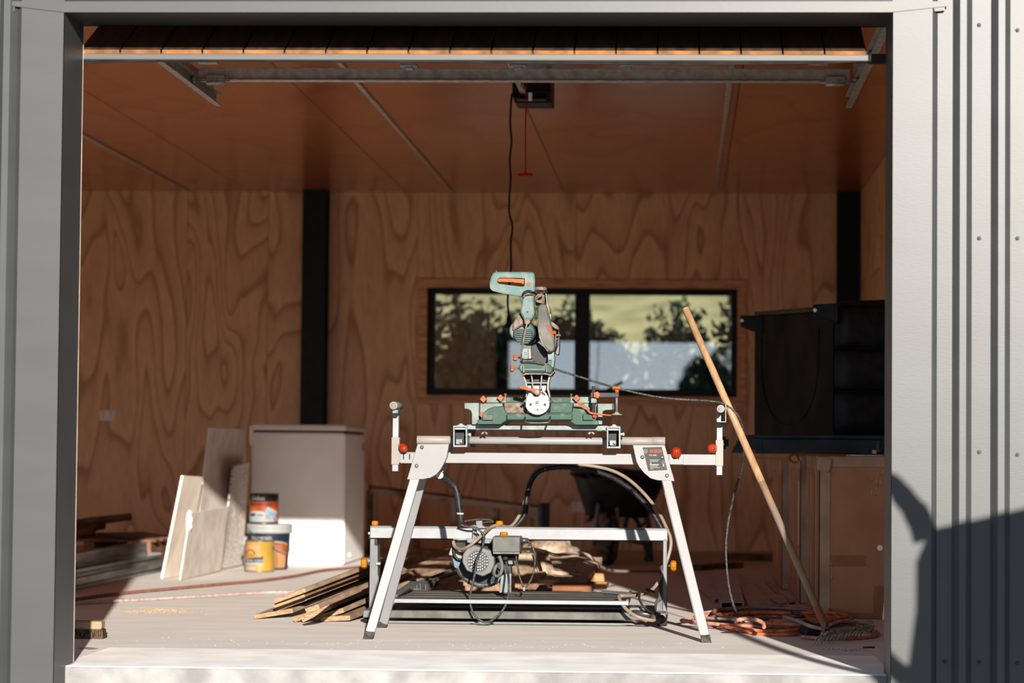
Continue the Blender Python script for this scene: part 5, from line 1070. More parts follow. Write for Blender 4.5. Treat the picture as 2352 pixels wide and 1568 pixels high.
# ================================================================ right half of the garage
card = mat('brown_cardboard', (.43, .215, .115), .85, var=.08, vscale=5)
cardd = mat('dusty_cardboard_edge', (.42, .30, .21), .85, var=.12, vscale=8)
tapem = mat('glossy_parcel_tape', (.30, .14, .075), .2, var=.08, vscale=10)
clear = mat('crinkled_clear_tape', (.55, .50, .45), .15, var=.4, vscale=60)
strap = mat('grey_strap', (.34, .30, .26), .5)
yb1 = G(1882, 1420).y
X0 = G(1882, 1420).x
cartons = ((yb1, yb1 + 1.03, X0, 1.26, .722, 'large brown carton with taped face nearest the right door jamb'), (yb1 + 1.08, yb1 + 2.25, X0 - .03, 1.24, .715, 'brown carton with a white side label, second back from the jamb'), (yb1 + 2.30, yb1 + 3.5, X0 - .07, 1.2, .70, 'brown carton furthest back in the row along the right wall'))
for i, (ya, ye, xa, xb, zt, lab) in enumerate(cartons):
    t = thing('carton', lab, 'cardboard box', ((xa + xb) / 2, (ya + ye) / 2, 0))
    obj('body', bm_box(xa, xb, ya, ye, .001, zt, .004), card, t)
    # lid skirt, corner boards and base skirt
    lid = obj('lid', merge(bm_box(xa - .006, xb + .006, ya - .006, ya - .0005, zt - .048, zt + .004, .001), bm_box(xa - .007, xa - .0005, ya - .006, ye, zt - .058, zt + .004, .001), bm_box(xa - .006, xb + .006, ya, ye, zt + .0005, zt + .005)), cardd, t)
    obj('base_skirt', bm_box(xa - .006, xa - .0005, ya + .02, ye, .002, .075, .001), card, t)
    obj('corner_board', merge(bm_box(xa - .005, xa + .045, ya - .005, ya - .0005, .004, zt - .05), bm_box(xa - .005, xa - .0005, ya - .005, ya + .05, .004, zt - .05)), cardd, t)
    obj('corner_board', bm_box(xa - .005, xa - .0005, ye - .12, ye, .076, zt - .06), cardd, t)
    for k in ((.16, .55) if i < 2 else (.4,)):
        obj('strap', merge(bm_box(xa - .010, xa - .0075, ya + k, ya + k + .016, .005, zt + .005), bm_box(xa - .01, xb, ya + k, ya + k + .016, zt + .0055, zt + .0075)), strap, t)
    obj('side_panel', bm_box(xa - .003, xa - .0006, ya + .30, ya + .42, .09, zt - .08), mat('red_brown_card_%d' % i, (.36, .15, .075), .8), t)
    if i == 0:
        a, b = P(1906, 1300, ya), P(1990, 1275, ya)
        obj('parcel_tape', bm_box(a.x, b.x, ya - .001, ya - .0004, a.z, b.z), tapem, t)
        a, b = P(1906, 1420, ya), P(2036, 1408, ya); obj('parcel_tape', bm_box(a.x, b.x, ya - .001, ya - .0004, max(a.z, .004), b.z), tapem, t)
        a, b = P(2006, 1420, ya), P(2040, 1345, ya); obj('parcel_tape', bm_box(a.x, b.x, ya - .0014, ya - .001, max(a.z, .004), b.z), tapem, t)
        for (px, py, n_) in ((2018, 1090, 7), (1905, 1310, 8), (2008, 1128, 4)):
            for k in range(n_):
                p = P(px + random.uniform(-8, 8), py + random.uniform(-34, 34), ya - .004)
                q = [p + Vector((random.uniform(-.008, .008), random.uniform(-.003, .003), random.uniform(-.02, .02))) for _ in range(3)]
                obj('tape_shred', bm_tube(q, .0012, 4), clear, t)
        c = P(2021, 1258, ya - .001); obj('vent_plug', bm_lathe([(.013, 0), (.012, .004)], (c.x, ya - .0005, c.z), (0, -1, 0), 16), M['plate'], t)
        obj('crushed_corner', xform(bm_box(-.032, .03, -.014, .014, -.036, .03, .008), Matrix.Translation((xa + .022, ya - .006, zt - .035)) @ Matrix.Rotation(.25, 4, 'Y')), cardd, t)
    if i == 1:
        obj('white_label', bm_box(xa - .0078, xa - .007, ya + .10, ya + .14, .28, .60), M['plate'], t)
        obj('yellow_label', bm_box(xa - .0078, xa - .007, ya + .10, ya + .14, .10, .26), mat('yellow_black_label', (.5, .36, .05), .5, var=.5, vscale=30), t)
        obj('blue_tag', bm_box(xa - .011, xa - .0095, ya + .03, ya + .07, .60, .65), mat('blue_tag', (.12, .25, .33), .6), t)
    if i == 2:
        obj('open_flap', bm_slab([(xa - .008, ya + .1, zt), (xa - .008, ya + .9, zt), (xa - .22, ya + .95, zt + .015), (xa - .2, ya + .15, zt + .015)], .005), card, t)
# long navy case lying on the cartons
navyc = mat('navy_black_vinyl', (.018, .026, .033), .5, var=.2, vscale=10)
Yn = yb1 + .12
zc0 = .7305
t = thing('storage_case', 'long navy-black case lying across the cartons under the sofa', 'case', (.8, Yn + .2, zc0))
xe = P(1722, 1020, Yn).x; zc1 = P(1850, 1000, Yn).z
obj('body', bm_box(xe + .02, 1.28, Yn, Yn + .45, zc0, zc1 - .016, .003), navyc, t)
obj('lid', bm_box(xe + .01, 1.285, Yn - .006, Yn + .46, zc1 - .014, zc1 + .003, .003), navyc, t)
obj('bevelled_end', bm_hull8([(xe + .02, Yn, zc0), (xe + .02, Yn + .45, zc0), (xe + .02, Yn + .45, zc1), (xe + .02, Yn, zc1)], [(xe - .075, Yn + .1, zc0 + .004), (xe - .075, Yn + .45, zc0 + .004), (xe - .035, Yn + .45, zc1 + .003), (xe - .035, Yn + .1, zc1 + .003)], .003), navyc, t)
obj('corner_stile', bm_box(xe + .018, xe + .055, Yn - .005, Yn, zc0, zc1 - .015, .001), navyc, t)
obj('bumper', bm_box(xe - .14, xe - .09, Yn + .25, Yn + .33, zc0 + .02, zc1 - .005, .012, 2), M['black'], t)
obj('bumper_stud', bm_lathe([(.008, 0), (.008, .002)], (xe - .118, Yn + .2495, (zc0 + zc1) / 2), (0, -1, 0), 12), M['plate'], t)
obj('catch', merge(bm_box(P(2012, 1010, Yn).x, P(2020, 1010, Yn).x, Yn - .012, Yn - .005, zc0 + .01, zc1 - .02, .001), bm_tube([P(2020, 1042, Yn - .01), P(2026, 1028, Yn - .012), P(2030, 1008, Yn - .01)], .003, 6)), M['steel'], t)
obj('catch_pad', bm_box(P(2003, 1040, Yn).x, P(2013, 1040, Yn).x, Yn - .01, Yn - .0055, zc0 + .004, zc0 + .02), M['trimwood'], t)
k = P(1733, 1045, Yn - .02); obj('orange_tag', bm_box(k.x - .008, k.x + .004, Yn - .008, Yn - .0055, zc0 + .0, zc0 + .018), M['orange'], t)
# upended black leather sofa
leather = mat('black_leather', (.010, .011, .013), .5, var=.25, vscale=20, bump=.12, bscale=60)
dustc = mat('black_dust_cloth', (.012, .012, .012), .95, var=.3, vscale=5)
A = Vector((P(1737, 715, 12.6).x, 12.6, 0)); B = Vector((P(1917, 700, 11.35).x, 11.35, 0)); C_ = Vector((1.30, 11.45, 0)); D_ = Vector((1.30, 12.75, 0))
z0, z1 = zc1 + .008, P(1917, 700, 11.35).z
t = thing('sofa', 'black leather sofa stood on end with its underside and feet facing left', 'sofa', (.95, 12.0, z0))
up3 = lambda v, z: Vector((v.x, v.y, z))
zf = P(1737, 715, 12.6).z
obj('frame', bm_hull8([up3(A, z0), up3(B, z0), up3(C_, z0), up3(D_, z0)], [up3(A, zf - .02), up3(B, z1 - .02), up3(C_, z1), up3(D_, zf)]), dustc, t)
nrm = Vector((-(B - A).y, (B - A).x, 0)).normalized()
if nrm.x > 0: nrm = -nrm
dc = obj('dust_cloth', bm_slab([up3(A, z0 + .01) + nrm * .004, up3(B, z0 + .01) + nrm * .004, up3(B, z1 - .03) + nrm * .004, up3(A, zf - .03) + nrm * .004], .003), dustc, t)
sag = []
for k in range(21):
    th = math.pi * k / 20; u = .10 + .74 * (1 - math.cos(th)) / 2; dz = math.sin(th) ** .6 * .46
    q = A.lerp(B, u); sag.append(Vector((q.x, q.y, z1 - .10 - dz)) + nrm * .009)
obj('sag_seam', bm_tube(sag, .005, 6), dustc, dc)
obj('top_edge', bm_bar(up3(A, zf - .012) + nrm * .004, up3(B, z1 - .012) + nrm * .004, .012, .02, .002), M['steel'], t)
# three leather bolsters on the face towards the door
hz = (z1 - z0) / 3
for k in range(3):
    za, zb = z0 + k * hz + .002, z0 + (k + 1) * hz - .002
    bm = bmesh.new(); pr = []
    for j in range(11):
        u = j / 10; row = []
        for i in range(9):
            w_ = i / 8; bul = .03 * (1 - (2 * u - 1) ** 4) * (.55 + .45 * min(1, w_ * 4)); q = B.lerp(C_, w_)
            row.append(bm.verts.new((q.x , q.y - bul, za + (zb - za) * u)))
        pr.append(row)
    for r0, r1 in zip(pr, pr[1:]):
        for i in range(8): f = bm.faces.new((r0[i], r0[i + 1], r1[i + 1], r1[i])); f.smooth = True
    o = obj('bolster', bm, leather, t)
    s = o.modifiers.new('thickness', 'SOLIDIFY'); s.thickness = .05; s.offset = -1
obj('back_cushion', bm_hull8([B + Vector((.0, .0, z1 - .005)), C_ + Vector((0, 0, z1 - .005)), D_ + Vector((0, 0, z1 - .005)), A + Vector((.3, 0, z1 - .005))], [B + Vector((.03, .03, z1 + .02)), C_ + Vector((0, .02, z1 + .05)), D_ + Vector((0, 0, z1 + .05)), A + Vector((.35, 0, z1 + .02))], .01), leather, t)
legm = mat('navy_black_leg', (.010, .014, .018), .5)
for (pts, Y_, dot) in (([(1700, 724), (1753, 724), (1753, 768), (1738, 762), (1701, 748)], 12.45, (1704, 736)), ([(1868, 699), (1925, 696), (1925, 742), (1912, 738), (1872, 724)], 11.25, (1872, 712))):
    lg = obj('leg', pxprism(pts, Y_, .09, .004), legm, t); c = P(*dot, Y_ - .0005); obj('leg_stud', bm_lathe([(.009, 0), (.008, .002)], (c.x, Y_ + .0002, c.z), (0, -1, 0), 12), M['plate'], lg)
# bow saw hanging over the carton edge
Yb3 = yb1 - .02
t = thing('bow_saw', 'orange-handled bow saw lying along the top edge of the front carton', 'hand saw', tuple(P(1850, 1050, Yb3)))
obj('handle', bm_tube([P(1831, 1062, Yb3), P(1822, 1061, Yb3), P(1814, 1055, Yb3), P(1816, 1047, Yb3), P(1828, 1043, Yb3), P(1850, 1043, Yb3)], .0052, 8, smooth=4), M['orange'], t)
obj('frame_sleeve', bm_tube([P(1848, 1043.5, Yb3), P(1943, 1045, Yb3)], .0052, 10), M['orange'], t)
obj('frame_rod', bm_tube([P(1940, 1045, Yb3), P(2040, 1046, Yb3)], .0035, 8), M['galv'], t)
obj('blade_lever', bm_tube([P(1829, 1043, Yb3 - .004), P(1836, 1058, Yb3 - .004)], .0055, 8), M['orange'], t)
obj('wing_bolt', bm_lathe([(.011, 0), (.013, .004), (.006, .01)], tuple(P(1836, 1053, Yb3 + .004)), (0, -1, .2), 8), clear, t)

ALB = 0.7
# garden rake leaning on the stand
p_top, p_bot = P(1575, 710, 9.66), G(1899, 1450, .045)
p_bot = Vector((p_bot.x, 9.66, p_bot.z)); p_bot = P(1899, 1447, 9.27)
hm = mat('turned_pine_handle', (.38, .225, .12), .45, var=.12, vscale=9, stretch=(6, 6, 1))
t = thing('garden_rake', 'wooden-handled garden rake leaning on the right roller support', 'rake', (p_bot.x, 9.66, 0))
mid = p_top.lerp(p_bot, .55)
obj('handle', bm_tube([p_top, mid], .0145, 16), hm, t)
obj('worn_handle', bm_tube([mid, p_top.lerp(p_bot, .95)], [.0145, .0142], 16), mat('grimy_wood', (.17, .13, .10), .65, col2=(.33, .2, .115), var=.3, vscale=4), t)
obj('handle_tip', bm_lathe([(.0145, 0), (.013, .004), (.006, .006)], tuple(p_top), tuple((p_top - p_bot).normalized()), 16), hm, t)
rust = mat('rusty_orange_steel', (.30, .09, .035), .8, col2=(.16, .14, .12), var=.3, vscale=30)
rk_ = mat('worn_rake_steel', (.40, .36, .32), .6, .3, var=.3, vscale=25)
obj('socket', bm_tube([p_top.lerp(p_bot, .93), p_bot], [.0155, .014], 12), rust, t)
T0, T1 = G(1873, 1483, .002), G(1982, 1464, .002); h0, h1 = T0 + Vector((.03, .02, .046)), T1 + Vector((.03, .02, .046))
hd_ = obj('head_bar', bm_bar(h0, h1, .02, .012, .002), rk_, t)
for s_ in (0, 1):
    a = p_bot + Vector((0, 0, .015)); e = h0 if s_ == 0 else h1
    obj('tang', bm_tube([a, a.lerp(e, .35) + Vector((0, -.01, .022)), a.lerp(e, .8) + Vector((0, -.01, .01)), e], .005, 8, smooth=4), rust if s_ == 0 else rk_, t)
for k in range(13):
    q = h0.lerp(h1, (k + .2) / 12.4)
    tip = T0.lerp(T1, (k + .2) / 12.4) + Vector((-.012, 0, 0))
    obj('tine', bm_tube([q + Vector((.016, .004, .006)), q, q.lerp(tip, .5) + Vector((-.006, 0, .004)), tip], [.0042, .0042, .0036, .0015], 6, smooth=3), rk_, t)

# orange extension lead heaped on the floor
t = thing('extension_lead', 'heap of tangled orange extension lead beside the right foot of the stand', 'extension lead', tuple(G(1790, 1437)))
oc = mat('dusty_orange_flex', (.72, .21, .085), .6, var=.25, vscale=40); oc2 = mat('dirty_pink_flex', (.55, .24, .17), .6, var=.25, vscale=40); wc_ = mat('pale_flex', (.42, .36, .33), .6, var=.15, vscale=40); dkc = mat('dirty_dark_flex', (.12, .09, .075), .7, var=.3, vscale=60)
cen = G(1770, 1436); rng = random.Random(11)
for k in range(15):
    pts = []; n_ = 11; ph = rng.uniform(0, 6.28); sx = rng.uniform(.14, .32); sy = rng.uniform(.22, .62); ox, oy = rng.uniform(-.07, .06), rng.uniform(-.15, .15)
    zz = .008 + .0024 * k
    for j in range(n_):
        th = 2 * math.pi * j / n_ + ph; w_ = 1 + .1 * math.sin(3 * th + k) + rng.uniform(-.05, .05)
        pts.append(cen + Vector((ox + sx * w_ * math.cos(th) + .02, oy + sy * w_ * math.sin(th), zz + rng.uniform(-.003, .006))))
    m = (oc, oc, oc2, oc, wc_, oc2, oc, dkc, oc, oc2, oc, wc_, oc2, oc, dkc)[k]
    obj('cord_loop', bm_tube(pts, .0082 if m is not wc_ else .0065, 7, True, smooth=4), m, t)
tail = [G(1900, 1425, .02), G(1955, 1432, .012), G(2000, 1447, .01), G(2018, 1456, .009), G(1985, 1463, .009), G(1900, 1466, .009), G(1840, 1462, .012)]
obj('cord_loop', bm_tube(tail, .0082, 7, smooth=5), oc2, t)
obj('cord_loop', bm_tube([G(1690, 1428, .06), G(1700, 1422, .075), G(1730, 1421, .075), G(1752, 1430, .06), G(1755, 1440, .045)], .0082, 7, smooth=5), oc2, t)
obj('cord_loop', bm_tube([G(1800, 1416, .06), G(1830, 1425, .055), G(1860, 1437, .05), G(1890, 1444, .04)], .008, 7, smooth=5), wc_, t)
pt = P(1862, 1446, 9.72); obj('plug_adaptor', merge(xform(bm_box(-.035, .02, -.03, .03, -.028, .03, .006), Matrix.Translation(pt) @ Matrix.Rotation(.4, 4, 'Y') @ Matrix.Rotation(.5, 4, 'Z')), xform(bm_box(-.025, .03, -.03, .03, -.025, .025, .006), Matrix.Translation(pt + Vector((.045, .02, -.002))) @ Matrix.Rotation(-.3, 4, 'Y'))), M['black'], t)
sc_ = P(1995, 1439, 9.9); so = obj('socket_end', bm_lathe([(.019, 0), (.0225, .004), (.0225, .03), (.014, .05)], tuple(sc_), (.1, 1, .15), 24), mat('yellowed_plastic', (.30, .24, .17), .4), t)
obj('socket_face', bm_lathe([(.018, 0), (.018, .001)], tuple(sc_ - Vector((0, .0012, 0))), (.1, 1, .15), 24), M['cream'], so)
for dx, a in ((-.006, .5), (.007, -.5)): obj('socket_slot', xform(bm_box(-.0018, .0018, -.0006, .0006, -.005, .005), Matrix.Translation(sc_ + Vector((dx, -.002, .003))) @ Matrix.Rotation(a, 4, 'Y')), M['black'], so)
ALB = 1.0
# brown extruded cladding lengths lying on the shaded floor
prof_m = mat('grey_brown_extrusion', (.46, .36, .30), .6, var=.1, vscale=8)
def extrus(name, lab, n0, n1, f0, f1, z, hgt):
    """flat hollow length: near edge n0-n1, far edge f0-f1 (pixels on the floor)"""
    t_ = thing(name, lab, 'metal profile', tuple((G(*n0) + G(*f1)) / 2))
    a, b, c, d_ = G(*n0, z), G(*n1, z), G(*f1, z), G(*f0, z); w_ = (b - a).normalized()
    obj('face', bm_hull8([a, b, c, d_], [p + Vector((0, 0, .003)) for p in (a, b, c, d_)]), prof_m, t_)
    ln_ = ((d_ - a) + (c - b)) / 2
    for k in (.06, .5, .92):
        p = a.lerp(b, k) - Vector((0, 0, hgt)); obj('rib', bm_hull8([p, p + w_ * .006, p + w_ * .006 + Vector((0, 0, hgt)), p + Vector((0, 0, hgt))], [q + ln_ * .98 for q in (p, p + w_ * .006, p + w_ * .006 + Vector((0, 0, hgt)), p + Vector((0, 0, hgt)))]), prof_m, t_)
    obj('lip', bm_box(a.x + .004, a.x + .028, a.y, a.y + .003, z - hgt, z - hgt + .004), M['alup'], t_)
    return t_
extrus('cladding_profile', 'broad grey-brown cladding profile lying with its hollow end forward', (1651, 1384), (1710, 1384), (1640, 1308), (1690, 1308), .028, .026)
extrus('cladding_profile', 'grey-brown profile with rolled edges lying right of the broad one', (1718, 1391), (1784, 1393), (1700, 1345), (1735, 1345), .014, .013)
extrus('cladding_profile', 'thin grey-brown profile lying furthest right by the cartons', (1790, 1388), (1828, 1381), (1705, 1342), (1722, 1340), .010, .009)
extrus('cladding_profile', 'grey-brown profile lying flat and partly under the broad one', (1640, 1380), (1660, 1372), (1556, 1312), (1590, 1306), .0105, .009)
o = obj('floor_batten', bm_box(.3, .95, 16.6, 16.66, .001, .05, .003), log); tag(o, 'dark timber batten on the floor along the back wall near the cartons', 'timber')
o = obj('floor_batten', bm_bar(G(1600, 1303, .02), G(1700, 1297, .02), .06, .035, .003), log); tag(o, 'dark timber batten on the shaded floor behind the brown profiles', 'timber')
o = obj('extension_cable', bm_tube([G(1760, 1335, .008), G(1785, 1360, .008), G(1806, 1378, .008), G(1812, 1395, .008), G(1806, 1404, .01)], .009, 8, smooth=5), oc2); tag(o, 'dirty pink cord on the floor along the side of the cartons', 'cord')
c = G(1996, 1486, .004); o = obj('carpenter_pencil', bm_bar(c - Vector((.022, .01, 0)), c + Vector((.022, .012, 0)), .007, .006, .001), M['greycable']); tag(o, 'dark pencil lying on the concrete near the right jamb', 'pencil')
o = obj('white_strip', bm_slab([P(2026, 1423, yb1 - .3), P(2034, 1423, yb1 - .3), P(2034, 1385, yb1 - .28), P(2030, 1385, yb1 - .28)], .004), M['plate']); tag(o, 'narrow white strip standing between the front carton and the jamb', 'strip')
# ================================================================ back of the garage and overhead
# wheelbarrow, front towards the doorway
wb_g = G(1392, 1300)
bx, by = wb_g.x + .09, wb_g.y + .55
t = thing('wheelbarrow', 'black-trayed wheelbarrow standing at the back wall below the window', 'wheelbarrow', (bx, by, 0))
trm = mat('black_tray_plastic', (.02, .021, .023), .45, var=.3, vscale=10); frm = mat('blue_grey_frame_paint', (.045, .06, .07), .5, var=.2, vscale=20)
YW = by - .25
# tray: lofted rounded rectangles, tilted
def rrect(cx, cy, hx, hy, z, n=6, tilt=0.0, r=.35, roll=0.0):
    pts = []
    for k in range(4 * n):
        th = 2 * math.pi * (k + .5) / (4 * n); c, s = math.cos(th), math.sin(th)
        e = .45; x = math.copysign(abs(c) ** e, c) * hx; y = math.copysign(abs(s) ** e, s) * hy
        pts.append(Vector((cx + x, cy + y, z + y * tilt + x * roll)))
    return pts
tr_c = P(1418, 1120, by)
zb_, zt_ = P(1418, 1186, by - .1).z, P(1418, 1092, by).z
ln0 = rrect(tr_c.x, by, .205, .24, zb_, roll=-.03); ln1 = rrect(tr_c.x + .01, by + .05, .30, .42, zt_ - .01, tilt=.10, roll=-.10); ln2 = rrect(tr_c.x + .01, by + .05, .325, .45, zt_, tilt=.10, roll=-.10)
bm = bmesh.new(); rings = [[bm.verts.new(p) for p in L_] for L_ in (ln0, ln1, ln2)]
bm.faces.new(rings[0][::-1])
for A_, B_ in zip(rings, rings[1:]):
    for j in range(len(A_)): f = bm.faces.new((A_[j], A_[(j + 1) % len(A_)], B_[(j + 1) % len(A_)], B_[j])); f.smooth = True
o = obj('tray', bm, trm, t); s = o.modifiers.new('thickness', 'SOLIDIFY'); s.thickness = .006
obj('tray_lip', bm_tube([P(1318, 1090, YW), P(1326, 1078, YW - .02), P(1348, 1080, YW - .03), P(1352, 1096, YW - .03), P(1375, 1102, YW - .03), P(1398, 1098, YW - .03), P(1412, 1088, YW - .02)], [.03, .03, .028, .016, .014, .014, .012], 8, smooth=4), mat('dusty_black_rim', (.06, .05, .04), .7, var=.3, vscale=20), o)
c = P(1392, 1240, wb_g.y); rw = (G(1392, 1300).z, )
wr_ = P(1392, 1178, wb_g.y).z / 2
wh = obj('tyre', bm_lathe([(wr_ * .55, -.045), (wr_ * .85, -.052), (wr_ * .97, -.036), (wr_, -.012), (wr_, .012), (wr_ * .97, .036), (wr_ * .85, .052), (wr_ * .55, .045)], (c.x, wb_g.y + .16, wr_ + .002), (1, .22, 0), 40), mat('muddy_tyre', (.10, .08, .065), .9, var=.4, vscale=30), t)
for k in range(28):
    th = 2 * math.pi * k / 28; d_ = Vector((-.22 * math.cos(th) * .976, math.cos(th) * .976, math.sin(th)))
    p = Vector((c.x, wb_g.y + .16, wr_ + .002)) + d_ * wr_
    obj('tread_block', xform(bm_box(-.034, .034, -.011, .011, -.004, .003), Matrix.Translation(p) @ d_.to_track_quat('Z', 'X').to_matrix().to_4x4() @ Matrix.Rotation(.4 * (-1) ** k, 4, 'Z')), M['rubber'], wh)
obj('rim', bm_lathe([(wr_ * .54, -.03), (wr_ * .54, .03)], (c.x, wb_g.y + .16, wr_ + .002), (1, .22, 0), 24), frm, wh)
for a, b in (((1377, 1140, YW), (1366, 1218, YW - .1)), ((1416, 1140, YW), (1420, 1218, YW - .05)), ((1366, 1218, YW - .1), (1364, 1260, wb_g.y + .16)), ((1420, 1218, YW - .05), (1418, 1250, wb_g.y + .16))):
    obj('frame_tube', bm_tube([P(*a), P(*b)], .012, 8), mat('worn_grey_tube', (.22, .2, .18), .6) if a[1] == 1140 else frm, t)
for px in (1376.5, 1415.5): cq = P(px, 1133, YW - .005); obj('rust_patch', bm_lathe([(.02, 0), (.016, .004)], tuple(cq), (0, -1, 0), 10), mat('rust_%d' % px, (.22, .07, .03), .9), t)
obj('wheel_guard', bm_tube([P(1362, 1248, YW - .2), P(1366, 1256, YW - .24), P(1395, 1252, YW - .26), P(1418, 1240, YW - .22), P(1426, 1230, YW - .1)], .013, 8, smooth=4), mat('scuffed_brown_tube', (.2, .14, .1), .7), t)
for pts in (((1436, 1215), (1440, 1190), (1452, 1184), (1465, 1200), (1482, 1250), (1490, 1292)), ((1486, 1185), (1492, 1230), (1496, 1290))):
    obj('leg', bm_tube([P(x, y, by + .2) for x, y in pts], .017, 8, smooth=4), frm, t)
obj('leg_brace', bm_tube([P(1460, 1215, by + .2), P(1490, 1196, by + .2)], .012, 8), frm, t); obj('leg_brace', bm_tube([P(1440, 1240, by + .2), P(1495, 1252, by + .2)], .012, 8), frm, t)
obj('leg_foot', bm_box(P(1480, 1292, by + .2).x, P(1500, 1292, by + .2).x, by + .17, by + .23, .0005, .03, .004), frm, t)
for s_ in (-.18, .2): obj('handle_bar', bm_tube([Vector((tr_c.x + s_, by - .35, zb_ - .02)), Vector((tr_c.x + s_, by + .4, zb_ + .02)), Vector((tr_c.x + s_ * 1.5, by + 1.0, zt_ + .02))], .016, 8, smooth=4), frm, t)
# weathered trestle frame along the back wall
YTz = 17.1
old = mat('peeling_painted_timber', (.40, .31, .25), .8, col2=(.20, .115, .075), var=.2, vscale=7, thr=(.4, .5))
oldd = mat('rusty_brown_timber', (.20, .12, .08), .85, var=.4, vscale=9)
t = thing('trestle_frame', 'low weathered timber trestle with sloping rail against the back wall', 'trestle', tuple(P(1040, 1266, YTz))[:2] + (0,))
def wbar(nm, a, b, w_, h_, m, Y2=YTz): return obj(nm, bm_bar(P(*a, Y2), P(*b, Y2), w_, h_, .004), m, t)
wbar('top_rail', (850, 1125), (1240, 1172), .05, .04, old); wbar('bottom_rail', (920, 1264), (1240, 1268), .05, .035, old)
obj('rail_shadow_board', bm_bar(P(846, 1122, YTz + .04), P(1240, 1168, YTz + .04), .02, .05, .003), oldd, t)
for px, y0, y1, m in ((851, 1126, 1276, oldd), (861, 1128, 1276, old), (957, 1140, 1266, oldd), (1043, 1148, 1270, old), (1140, 1160, 1270, oldd), (935, 1135, 1268, oldd)):
    a, b = P(px, y0, YTz + .01), P(px, y1, YTz + .01); obj('post', bm_box(a.x - .024, a.x + .024, YTz - .02, YTz + .03, max(b.z, .001), a.z, .003), m, t)
wbar('brace', (1115, 1162), (1140, 1184), .03, .03, old, YTz - .01); wbar('brace', (1212, 1172), (1240, 1196), .03, .03, old, YTz - .01); wbar('brace', (922, 1138), (960, 1160), .03, .03, old, YTz - .01)
obj('end_block', bm_box(P(1238, 1200, YTz).x, P(1261, 1200, YTz).x, YTz - .05, YTz + .1, .001, P(1250, 1155, YTz).z, .004), M['post'], t)
obj('end_block_face', bm_box(P(1237, 1200, YTz).x, P(1245, 1200, YTz).x, YTz - .056, YTz - .0505, .1, P(1250, 1156, YTz).z), mat('worn_blue_paint', (.10, .13, .15), .7, var=.3, vscale=20), t)
# burlap sack slumped by the trestle
bm = bmesh.new(); bmesh.ops.create_icosphere(bm, subdivisions=4, radius=1.0); sc0 = P(1262, 1262, 14.6)
from mathutils import noise
for v in bm.verts:
    n_ = noise.noise(v.co * 2.2) * .25 + noise.noise(v.co * 6) * .08
    v.co = Vector((sc0.x + v.co.x * .17 * (1 + n_), 14.6 + v.co.y * .2 * (1 + n_), max(.002, .10 + v.co.z * .13 * (1 + n_))))
for f in bm.faces: f.smooth = True
o = obj('burlap_sack', bm, mat('burlap', (.26, .19, .14), .95, var=.25, vscale=30, bump=.3, bscale=90)); tag(o, 'slumped brown burlap sack on the floor behind the timber blocks', 'sack')
# ceiling door opener
YO = 12.0
a, b = P(1175, 236, YO), P(1258, 190, YO)
t = thing('door_opener', 'black ceiling-mounted garage door opener with lamp recess', 'door opener', ((a.x + b.x) / 2, YO + .2, CZ))
obm = mat('black_opener_shell', (.012, .012, .013), .4)
obj('housing', bm_box(a.x, b.x + .012, YO + .03, YO + .42, a.z + .03, CZ - .06, .008), obm, t)
obj('hood_frame', pxprism([(1176, 209), (1262, 209), (1268, 236), (1184, 236)], YO - .01, .05, 0, [(1181, 213), (1254, 213), (1258, 232), (1188, 232)]), obm, t)
obj('lamp_tray', bm_box(a.x + .03, b.x - .01, YO + .02, YO + .2, a.z + .02, a.z + .026), M['steel'], t)
obj('lamp_clip', bm_box(P(1214, 225, YO).x, P(1222, 225, YO).x, YO - .012, YO + .02, a.z + .008, a.z + .05), M['plate'], t)
for X in (a.x + .02, b.x): obj('hanger_bracket', bm_box(X - .012, X + .012, YO + .1, YO + .104, CZ - .06, CZ), M['galvd'], t)
obj('drive_rail', bm_box(P(1201, 200, YO).x - .015, P(1201, 200, YO).x + .015, 8.4, YO + .05, 2.52, 2.545, .002), M['galvd'], t)
cp_ = P(1202, 205, 11.6); obj('carriage', merge(bm_tube([(cp_.x, 11.6, 2.52), (cp_.x, 11.6, cp_.z - .0)], .004, 6), bm_tube([(cp_.x - .01, 11.6, 2.52), (cp_.x - .01, 11.6, cp_.z + .01)], .004, 6)), M['cream'], t)
# red release cord
redc = mat('red_cord', (.35, .01, .015), .5)
t = thing('release_cord', 'thin red release cord with a red pull handle hanging from the opener', 'pull cord', tuple(P(1207, 398, 11.6)))
tp_ = Vector((P(1207, 398, 11.6).x, 11.6, 2.52))
obj('cord', bm_tube([tp_, P(1207, 300, 11.6), P(1206.5, 396, 11.6)], .0032, 6), redc, t)
a, b = P(1189, 405, 11.6), P(1224, 398, 11.6); obj('pull_handle', bm_box(a.x, b.x, 11.59, 11.61, a.z, b.z, .004), mat('red_plastic', (.45, .008, .02), .4), t); obj('knot', bm_lathe([(.008, 0), (.003, .016)], tuple(P(1206.5, 399, 11.6)), (0, 0, 1), 8), redc, t)
# black lead with a three-pin plug hanging in mid air
t = thing('hanging_lead', 'black power lead with plug dangling from the door opener', 'power lead', tuple(P(1165, 757, YO)))
pts = [(1176, 215), (1173, 250), (1172, 290), (1175, 320), (1173, 345), (1171, 370), (1173, 410), (1170, 450), (1170, 490), (1177, 520), (1173, 560), (1174, 610), (1170, 650), (1166, 690), (1169, 730)]
obj('cord', bm_tube([P(x, y, YO) for x, y in pts], .0055, 8, smooth=4), M['bcable'], t)
pg = P(1169, 732, YO); obj('plug', bm_lathe([(.008, .02), (.012, 0), (.013, -.02), (.028, -.035), (.03, -.046), (.02, -.05)], tuple(pg), (-.05, 0, 1), 14), M['black'], t)
for dx in (-.010, .010): obj('pin', bm_box(pg.x + dx - .002, pg.x + dx + .002, YO - .004, YO + .004, pg.z - .066, pg.z - .05), M['steel'], t)
